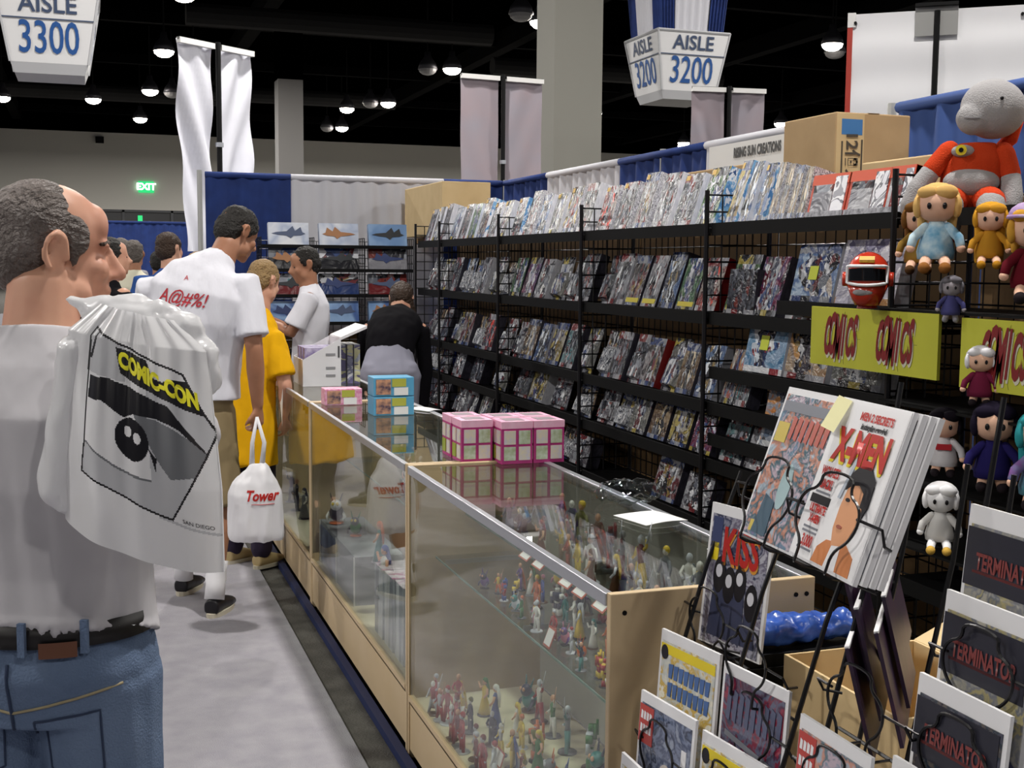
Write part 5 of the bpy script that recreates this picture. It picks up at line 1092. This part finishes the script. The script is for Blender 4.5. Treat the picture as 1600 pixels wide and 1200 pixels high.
def wrap_text(o, s, m, parent, cx, cz, size, rot=0, name='shirt_lettering', **k):
    me = textmesh(s, size, **k).copy(); c, q = math.cos(rot), math.sin(rot)
    bm = bmesh.new(); bm.from_mesh(me); bmesh.ops.triangulate(bm, faces=bm.faces); bmesh.ops.subdivide_edges(bm, edges=bm.edges, cuts=1); bm.to_mesh(me); bm.free()
    for v in me.vertices:
        x, z = v.co.x*c-v.co.y*q, v.co.x*q+v.co.y*c; v.co = onto(o, cx+x, cz+z, -1, .003)
    me.materials.clear(); me.materials.append(m); link(name, me, parent)
TEE = mat('white_cotton', '#dcdce4', .9, spec=.1, bump=(14, .35, (1, 1, .35)))
KHAKI = mat('khaki_cotton', '#8a7a5c', .9, spec=.1); DENIM = mat('blue_denim', '#566680', .9, spec=.1, mott=(7, '#65758e'), bump=(260, .3)); BLKC = mat('black_knit', '#0f0e12', .9, spec=.1)
HB = mat('black_hair', '#17130f', .6, bump=(90, .8)); HBR = mat('brown_hair', '#3a2a1f', .6, bump=(90, .8)); HG = mat('greying_hair', '#40352f', .55, mott=(9, '#7d7470'), bump=(110, .9, (1, .3, 1))); HBL = mat('blond_hair', '#8f744c', .6, bump=(90, .8)); HGR = mat('grey_hair', '#5c5550', .6, bump=(90, .8))
RD = math.radians
# --- man with the eye bag, back to us at the left
def hair_thin(mb, c, R, s=1.0):
    c = V(c); E = lambda p, r: mb.ell(c+R @ (V(p)*s), [a*s for a in r], R, 18, 12)
    E((0, -.030, .038), (.0795, .088, .0835)); E((0, -.052, .0), (.0785, .062, .082))
    for sx in (-1, 1): E((sx*.064, .006, .026), (.016, .040, .040)); E((sx*.072, .018, -.004), (.006, .010, .022))
RN = {1: V((.2, -1, .3))}
t1, sh1, pt1, bd1, hc1, R1, s1 = person('man in white T-shirt and jeans seen from behind, bag over his shoulder', (-.085, 2.20, 0), RD(-24), 1.735, SK1, mat('shaded_white_tee', '#b4b2b6', .9, spec=.1, bump=(10, .4, (1, 1, .3))), DENIM, HG, hair_thin, hy=RD(-52), hp=RD(-6), head_off=(.0, .03, -.005),  # white tee darkened in its colour for the dim light on his back
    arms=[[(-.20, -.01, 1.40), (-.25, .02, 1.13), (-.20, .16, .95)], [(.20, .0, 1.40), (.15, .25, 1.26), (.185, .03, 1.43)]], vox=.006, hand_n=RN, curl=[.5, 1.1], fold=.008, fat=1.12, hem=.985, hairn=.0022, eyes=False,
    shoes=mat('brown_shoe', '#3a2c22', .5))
for sx in (-1, 1): ob('eyebrow', MB().tube([hc1+R1 @ (V((sx*x, y, z))*s1) for x, y, z in ((.012, .085, .020), (.032, .0815, .024), (.05, .066, .020))], [.004, .006, .003], 6), HBR, t1, True)
STI = mat('seam_thread', '#8f8468', .8); SEAM = mat('dark_seam', '#26324a', .9)
zb = 1.0*s1
ob('belt', MB().loft([(V((0, -.002, .985*s1)), V((.187, 0, 0)), V((0, .146, 0))), (V((0, -.002, 1.022*s1)), V((.184, 0, 0)), V((0, .143, 0)))], 32), mat('black_leather', '#0f0c0c', .5), t1, True)
for x in (-.13, -.045, .03, .12):
    ob('belt_loop', MB().box((x, -.146*math.sqrt(max(0, 1-(x/.187)**2))-.006, 1.003*s1), (.012, .008, .055)), DENIM, t1)
ob('leather_patch', MB().grid(lambda u, v: V((.055+.055*u, -.1495*math.sqrt(1-((.055+.055*u)/.187)**2)-.003, .962+.026*v)), 6, 1), mat('brown_patch', '#5e3a28', .6), t1)
stitch(pt1, [(0, .95), (0, .80)], .003, SEAM, t1, 'centre_seam'); stitch(pt1, [(-.16, .90), (0, .865), (.165, .905)], .0025, STI, t1, 'yoke_seam')
for sx in (-1, 1):
    stitch(pt1, [(sx*.035, .85), (sx*.135, .865), (sx*.135, .76), (sx*.085, .73), (sx*.04, .755), (sx*.035, .85)], .002, SEAM, t1, 'back_pocket_seam')
# --- man in white tee with symbols on his back
TORS = [((0, .0, .98), (.215, .15)), ((0, .0, 1.08), (.21, .145)), ((.01, .0, 1.2), (.215, .14)), ((.02, -.01, 1.34), (.235, .15)), ((.04, -.005, 1.46), (.24, .135)), ((.065, .02, 1.545), (.185, .1)), ((.09, .05, 1.60), (.095, .08)), ((.10, .07, 1.625), (.075, .068))]
t2, sh2, pt2, bd2, hc2, R2, s2 = person('man in white T-shirt with red symbols, khaki shorts and white socks', (.44, 5.72, 0), RD(-28), 1.75, SK2, TEE, KHAKI, HB, lambda a, b, c, d=1.0: hair_short(a, b, c, d, 1.0, 1.0, .01), hy=RD(-32), hp=RD(-26), torso=TORS, head_c=(.15, .17, 1.735),
    arms=[[(-.21, .0, 1.47), (-.28, .10, 1.22), (-.16, .30, 1.15)], [(.245, .02, 1.50), (.30, -.03, 1.21), (.30, .0, .95)]], legs=[[(-.09, .02, .92), (-.12, .14, .50), (-.16, .20, .085)], [(.09, 0, .92), (.12, .0, .50), (.13, -.12, .085)]], vox=.009, shorts=True, shoes=mat('black_shoe', '#131116', .4), socks=mat('white_sock', '#dedde0', .9), curl=[.4, 1.2], fold=.008, hand_n={1: V((1, -.3, 0))})
RINK = mat('shirt_red_ink', '#b8313c', .8)
wrap_text(sh2, 'A@#%!', RINK, t2, .005, 1.44, .085, RD(-8), shear=.3, sx=.85, bold=.0008); wrap_text(sh2, 'A', RINK, t2, .015, 1.53, .03, 0)
# --- young seller behind the counter
person('young dark haired seller in white T-shirt reaching to the left', (1.40, 8.25, 0), RD(78), 1.70, SK2, TEE, mat('grey_trousers', '#4a4a50', .9), HB, hair_short, hy=RD(18), hp=RD(-14),
    arms=[[(-.19, 0, 1.40), (-.20, .12, 1.17), (-.06, .33, 1.26)], [(.19, 0, 1.40), (.22, .14, 1.16), (.06, .34, 1.28)]], vox=.011, curl=.9)
# --- woman bending over behind the case
TW = [((0, .03, .99), (.155, .13)), ((.01, .06, 1.03), (.16, .13)), ((.02, .10, 1.08), (.165, .13)), ((.05, .17, 1.16), (.175, .12)), ((.08, .26, 1.22), (.175, .11)), ((.10, .32, 1.25), (.13, .085)), ((.105, .36, 1.265), (.08, .065)), ((.11, .385, 1.275), (.06, .06))]
def hair_long(mb, c, R, s=1.0):
    hair_short(mb, c, R, s*1.06); c = V(c); mb.limb([c+V((.0, -.03, .02)), c+V((.05, -.01, -.10)), c+V((.07, .02, -.22))], [.07, .055, .03], 12); mb.limb([c+V((-.04, 0, .0)), c+V((-.06, .04, -.12))], [.05, .03], 10)
person('woman in black long sleeved top and grey trousers bending over', (1.83, 7.75, 0), RD(-8), 1.66, SK3, BLKC, mat('grey_slacks', '#8a8a98', .9, spec=.1), HBR, hair_long, hy=RD(-10), hp=RD(-60), torso=TW, head_c=(.13, .46, 1.35),
    arms=[[(-.12, .26, 1.22), (-.15, .45, 1.02), (-.08, .58, .85)], [(.25, .24, 1.22), (.29, .27, .93), (.27, .30, .66)]], sleeves='long', legs=[[(-.10, -.08, .93), (-.10, -.03, .48), (-.11, -.03, .085)], [(.10, -.08, .93), (.10, -.03, .48), (.11, -.03, .085)]], vox=.011, eyes=False, fat=1.15)
# --- person in yellow leaning on the case
YELC = mat('yellow_cotton', '#d9a312', .9, spec=.1, bump=(9, .4)); 
TY = [((0, -.02, .55), (.20, .16)), ((0, -.01, .75), (.19, .15)), ((0, 0, .95), (.175, .135)), ((0, .02, 1.10), (.18, .13)), ((0, .05, 1.22), (.185, .12)), ((0, .08, 1.29), (.145, .085)), ((0, .10, 1.335), (.08, .065)), ((0, .115, 1.355), (.06, .06))]
person('blond person in a long yellow shirt leaning on the far case', (.75, 6.45, 0), RD(-50), 1.60, SK3, YELC, mat('dark_purple_trousers', '#241a30', .9), HBL, hair_short, hp=RD(-20), torso=TY, head_c=(-.0, .16, 1.50),
    arms=[[(-.17, .06, 1.32), (-.25, .17, 1.12), (-.16, .30, 1.05)], [(.17, .06, 1.32), (.27, .04, 1.06), (.22, .10, .88)]], legs=[[(-.09, 0, .86), (-.10, .03, .46), (-.11, 0, .085)], [(.09, 0, .86), (.10, .03, .46), (.11, 0, .085)]], vox=.011, fold=.012, shoes=mat('tan_shoe', '#a8946a', .6))
t, *_ = (None,)
# --- crowd further down the aisle
person('man in blue shirt with brown hair seen from behind in the aisle', (.55, 9.3, 0), RD(-12), 1.81, SK3, mat('blue_polo', '#2f4f8c', .9, spec=.1), mat('dark_trousers', '#22222a', .9), HBR, hair_short, hy=RD(-30), vox=.014, eyes=False)
person('dark haired person in black facing right beyond the bag man', (.10, 7.9, 0), RD(-60), 1.74, SK3, BLKC, mat('dark_trousers'), HB, hair_short, hy=RD(-25), vox=.014, sleeves='long')
person('grey haired man in cream shirt beyond the blue shirt man', (.36, 11.2, 0), RD(-5), 1.78, SK2, mat('cream_cotton', '#cfcbb6', .9), mat('dark_trousers'), HGR, hair_short, vox=.016, eyes=False)
person('short light brown haired person behind the symbol shirt man', (.66, 8.15, 0), RD(-10), 1.66, SK3, mat('olive_cotton', '#7c7860', .9), mat('dark_trousers'), HBL, hair_short, vox=.016, eyes=False)
person('tall grey haired person furthest back in the aisle', (.30, 13.0, 0), RD(10), 1.83, SK2, mat('grey_cotton', '#8a8a90', .9), mat('dark_trousers'), HGR, hair_short, vox=.018, eyes=False)
person('dark haired person in black beyond the blue shirt man at right', (.62, 12.2, 0), RD(-20), 1.70, SK2, BLKC, mat('dark_trousers'), HB, hair_short, vox=.018, eyes=False)
# ---------------------------------------------------------------- carrier bags
BAGP = mat('white_polythene', '#e8e8ea', .28, spec=.5, bump=(9, .5, (1, 1, .3)), coat=.3, trans=.35)
BINK = mat('bag_black_ink', '#121015', .3); BGREY = mat('bag_grey_ink', '#6c6e72', .3); BLG = mat('bag_pale_grey', '#bfc0c4', .3, trans=.3); BYEL = mat('bag_yellow_ink', '#e2dc2c', .3)
def big_bag():
    """eye bag hanging from the right hand over the shoulder, local frame: x right, z up from the bag bottom, -y toward viewer"""
    t = thing('carrier_bag', 'large white carrier bag printed with a big eye slung over the shoulder', 'carrier bag', (.055, 1.93, 1.165), RD(-18))
    H = .36
    def prof(v):      # v 0 top .. 1 bottom : half width, centre x, depth
        if v < .12: k = v/.12; return (.055+.05*k, .012-.0*k, .03+.02*k)
        k = (v-.12)/.88; return (.105+.016*min(1, k*1.6), .012+.004*k, .05+.035*math.sin(k*2.4))
    def S(u, v):
        hw, cx, dp = prof(v); x = cx+hw*(2*u-1); z = H*(1-v)-.042*(2*u-1)*(.3+.7*v)
        y = -dp*(1-abs(2*u-1)**3)-.004*math.sin(u*21+v*2)*(1-.4*v)-.003*math.sin(u*47)*(1-v)
        return V((x, y, z))
    def inp(x, y, poly):
        c = False; j = len(poly)-1
        for i in range(len(poly)):
            if (poly[i][1] > y) != (poly[j][1] > y) and x < (poly[j][0]-poly[i][0])*(y-poly[i][1])/(poly[j][1]-poly[i][1])+poly[i][0]: c = not c
            j = i
        return c
    # print layout in millimetre-like print units, origin at the panel's upper left corner
    PAN = [(-2, -8), (153, 45), (188, 136), (171, 175), (118, 282), (-17, 243), (-10, 180)]
    def shrink(P, k):
        cx = sum(p[0] for p in P)/len(P); cy = sum(p[1] for p in P)/len(P); return [(cx+(x-cx)*k, cy+(y-cy)*k) for x, y in P]
    PANI = shrink(PAN, .97)
    LOGO = [(47, 18), (97, 31), (106, 57), (121, 62), (132, 57), (155, 57), (175, 110), (162, 106), (132, 95), (106, 82), (67, 69), (54, 60)]
    LID = [(0, 74), (36, 72), (71, 81), (123, 98), (150, 134), (176, 176), (140, 136), (110, 122), (74, 121), (57, 131), (23, 111), (-3, 113)]
    SHD = [(72, 120), (110, 124), (160, 152), (170, 170), (155, 207), (120, 216), (105, 185), (87, 147)]
    LASH = [(105, 185), (102, 207), (96, 177), (90, 165)]
    SIDE = [(122, 282), (176, 178), (188, 140), (188, 300)]
    def colour(u, v):
        du, dv = u-.22, v-.10                                   # sheet coordinates -> print units
        x = (du*.002481-dv*.000203)/(.004068*.002481-.000203*.0000271); y = (dv-.0000271*x)/.002481
        if not inp(x, y, PAN):
            if abs((y-243)-(x+17)*.30) < 2.2 and 100 < x < 176: return 2
            return 0
        if not inp(x, y, PANI): return 1
        if inp(x, y, LOGO) or inp(x, y, LID) or inp(x, y, LASH): return 1
        if y < 68+.1*x:
            if x < 12 and abs(x-12+y*.26) < 2.5 and y < 45: return 1
            return 2 if x < 60 else 0
        if ((x-69)/26)**2+((y-163)/34)**2 < 1:
            return 0 if (((x-63)/6)**2+((y-152)/9)**2 < 1 or ((x-78)/6)**2+((y-159)/9)**2 < 1) else 1
        if inp(x, y, SHD): return 3
        arc = 188+34*math.sin(min(1, max(0, (x+5)/82))*1.57)
        if x < 95:
            if abs(y-arc) < 2: return 3
            return 0 if y < arc else 2
        return 2
    f = MB().grid(S, 200, 240, colour)
    fo = ob('front_sheet', f, [BAGP, BINK, BLG, BGREY], t, True, fix=False)
    def Sb(u, v):
        p = S(u, v); hw, cx, dp = prof(v); p.y = dp*.9*(1-abs(2*u-1)**3)+.004*math.sin(u*17+v); return p
    ob('back_sheet', MB().grid(Sb, 40, 50), BAGP, t, True)
    bt = MB(); n = 30; vs = [S(i/n, 1) for i in range(n+1)]+[Sb(i/n, 1) for i in range(n+1)]
    bt.add(vs, [(i, i+1, n+2+i, n+1+i) for i in range(n)]); ob('bottom_fold', bt, BAGP, t, True)
    gs = MB(); gs.loft([(V((-.03, .02, .39)), V((.025, 0, 0)), V((0, .03, 0))), (V((-.075, .01, .34)), V((.035, 0, 0)), V((0, .045, 0))), (V((-.10, .01, .22)), V((.03, 0, 0)), V((0, .05, 0))), (V((-.112, .01, .09)), V((.03, 0, 0)), V((0, .045, 0))), (V((-.10, .01, .055)), V((.015, 0, 0)), V((0, .03, 0)))], 20)
    sk('side_gusset', gs, BAGP, t, .006, 3, folds(.010, 30, 8)).scale = (1, 1, .91)
    hl = MB(); hl.limb([(-.095, .02, .415), (-.055, .02, .395), (.0, .02, .385), (.05, .02, .375), (.085, .02, .36)], [.008, .028, .036, .034, .028], 12); hl.limb([(.07, .02, .36), (.10, .02, .32), (.115, .02, .27)], [.03, .03, .02], 10)
    sk('gathered_top', hl, BAGP, t, .006, 3, folds(.009, 26, 26)).scale = (1, 1, .91)
    me = textmesh('COMIC-CON', .062, .0035, 0, .62).copy()
    bm = bmesh.new(); bm.from_mesh(me); bmesh.ops.triangulate(bm, faces=bm.faces); bmesh.ops.subdivide_edges(bm, edges=bm.edges, cuts=1); bm.to_mesh(me); bm.free()
    def onbag(x, y): return S(.22+.004068*x+.000203*y, .10+.0000271*x+.002481*y)+V((0, -.0015, 0))
    for v in me.vertices: v.co = onbag(111+v.co.x*520, 63+v.co.x*225-v.co.y*560)
    me.materials.clear(); me.materials.append(BYEL); link('bag_lettering', me, t)
    me = textmesh('SAN DIEGO', .016, .0, 0, .8).copy()
    for v in me.vertices: v.co = onbag(150+v.co.x*560, 284+v.co.x*150-v.co.y*560)
    me.materials.clear(); me.materials.append(BINK); link('bag_lettering', me, t)
big_bag()
def small_bag():
    t = thing('carrier_bag', 'white plastic bag with red Tower lettering hanging from a hand', 'carrier bag', (.645, 5.22, .415), RD(-12))
    b = MB(); b.loft([(V((0, 0, 0)), V((.118, 0, 0)), V((0, .07, 0))), (V((0, 0, .03)), V((.122, 0, 0)), V((0, .08, 0))), (V((0, 0, .2)), V((.115, 0, 0)), V((0, .075, 0))), (V((0, 0, .25)), V((.10, 0, 0)), V((0, .06, 0))), (V((.01, 0, .30)), V((.06, 0, 0)), V((0, .04, 0))), (V((.015, 0, .33)), V((.03, 0, 0)), V((0, .02, 0)))], 24)
    o = sk('bag_body', b, mat('white_film', '#f0eff2', .35, bump=(9, .4, (1, 1, .4)), trans=.3), t, .008, 2, folds(.008, 22, 5))
    for x in (-.012, .03): ob('handle', MB().tube([(x, 0, .32), (x*1.2+.005, .0, .42), (.012, 0, .53)], [.012, .009, .006], 8), mat('white_film'), t, True)
    wrap_text(o, 'Tower', INKR, t, .03, .20, .062, 0, 'bag_lettering', shear=.3, bold=.002, sx=.78)
    stitch(o, [(-.01, .165), (.085, .165)], .0015, INKR, t, 'bag_underline', .002)
small_bag()
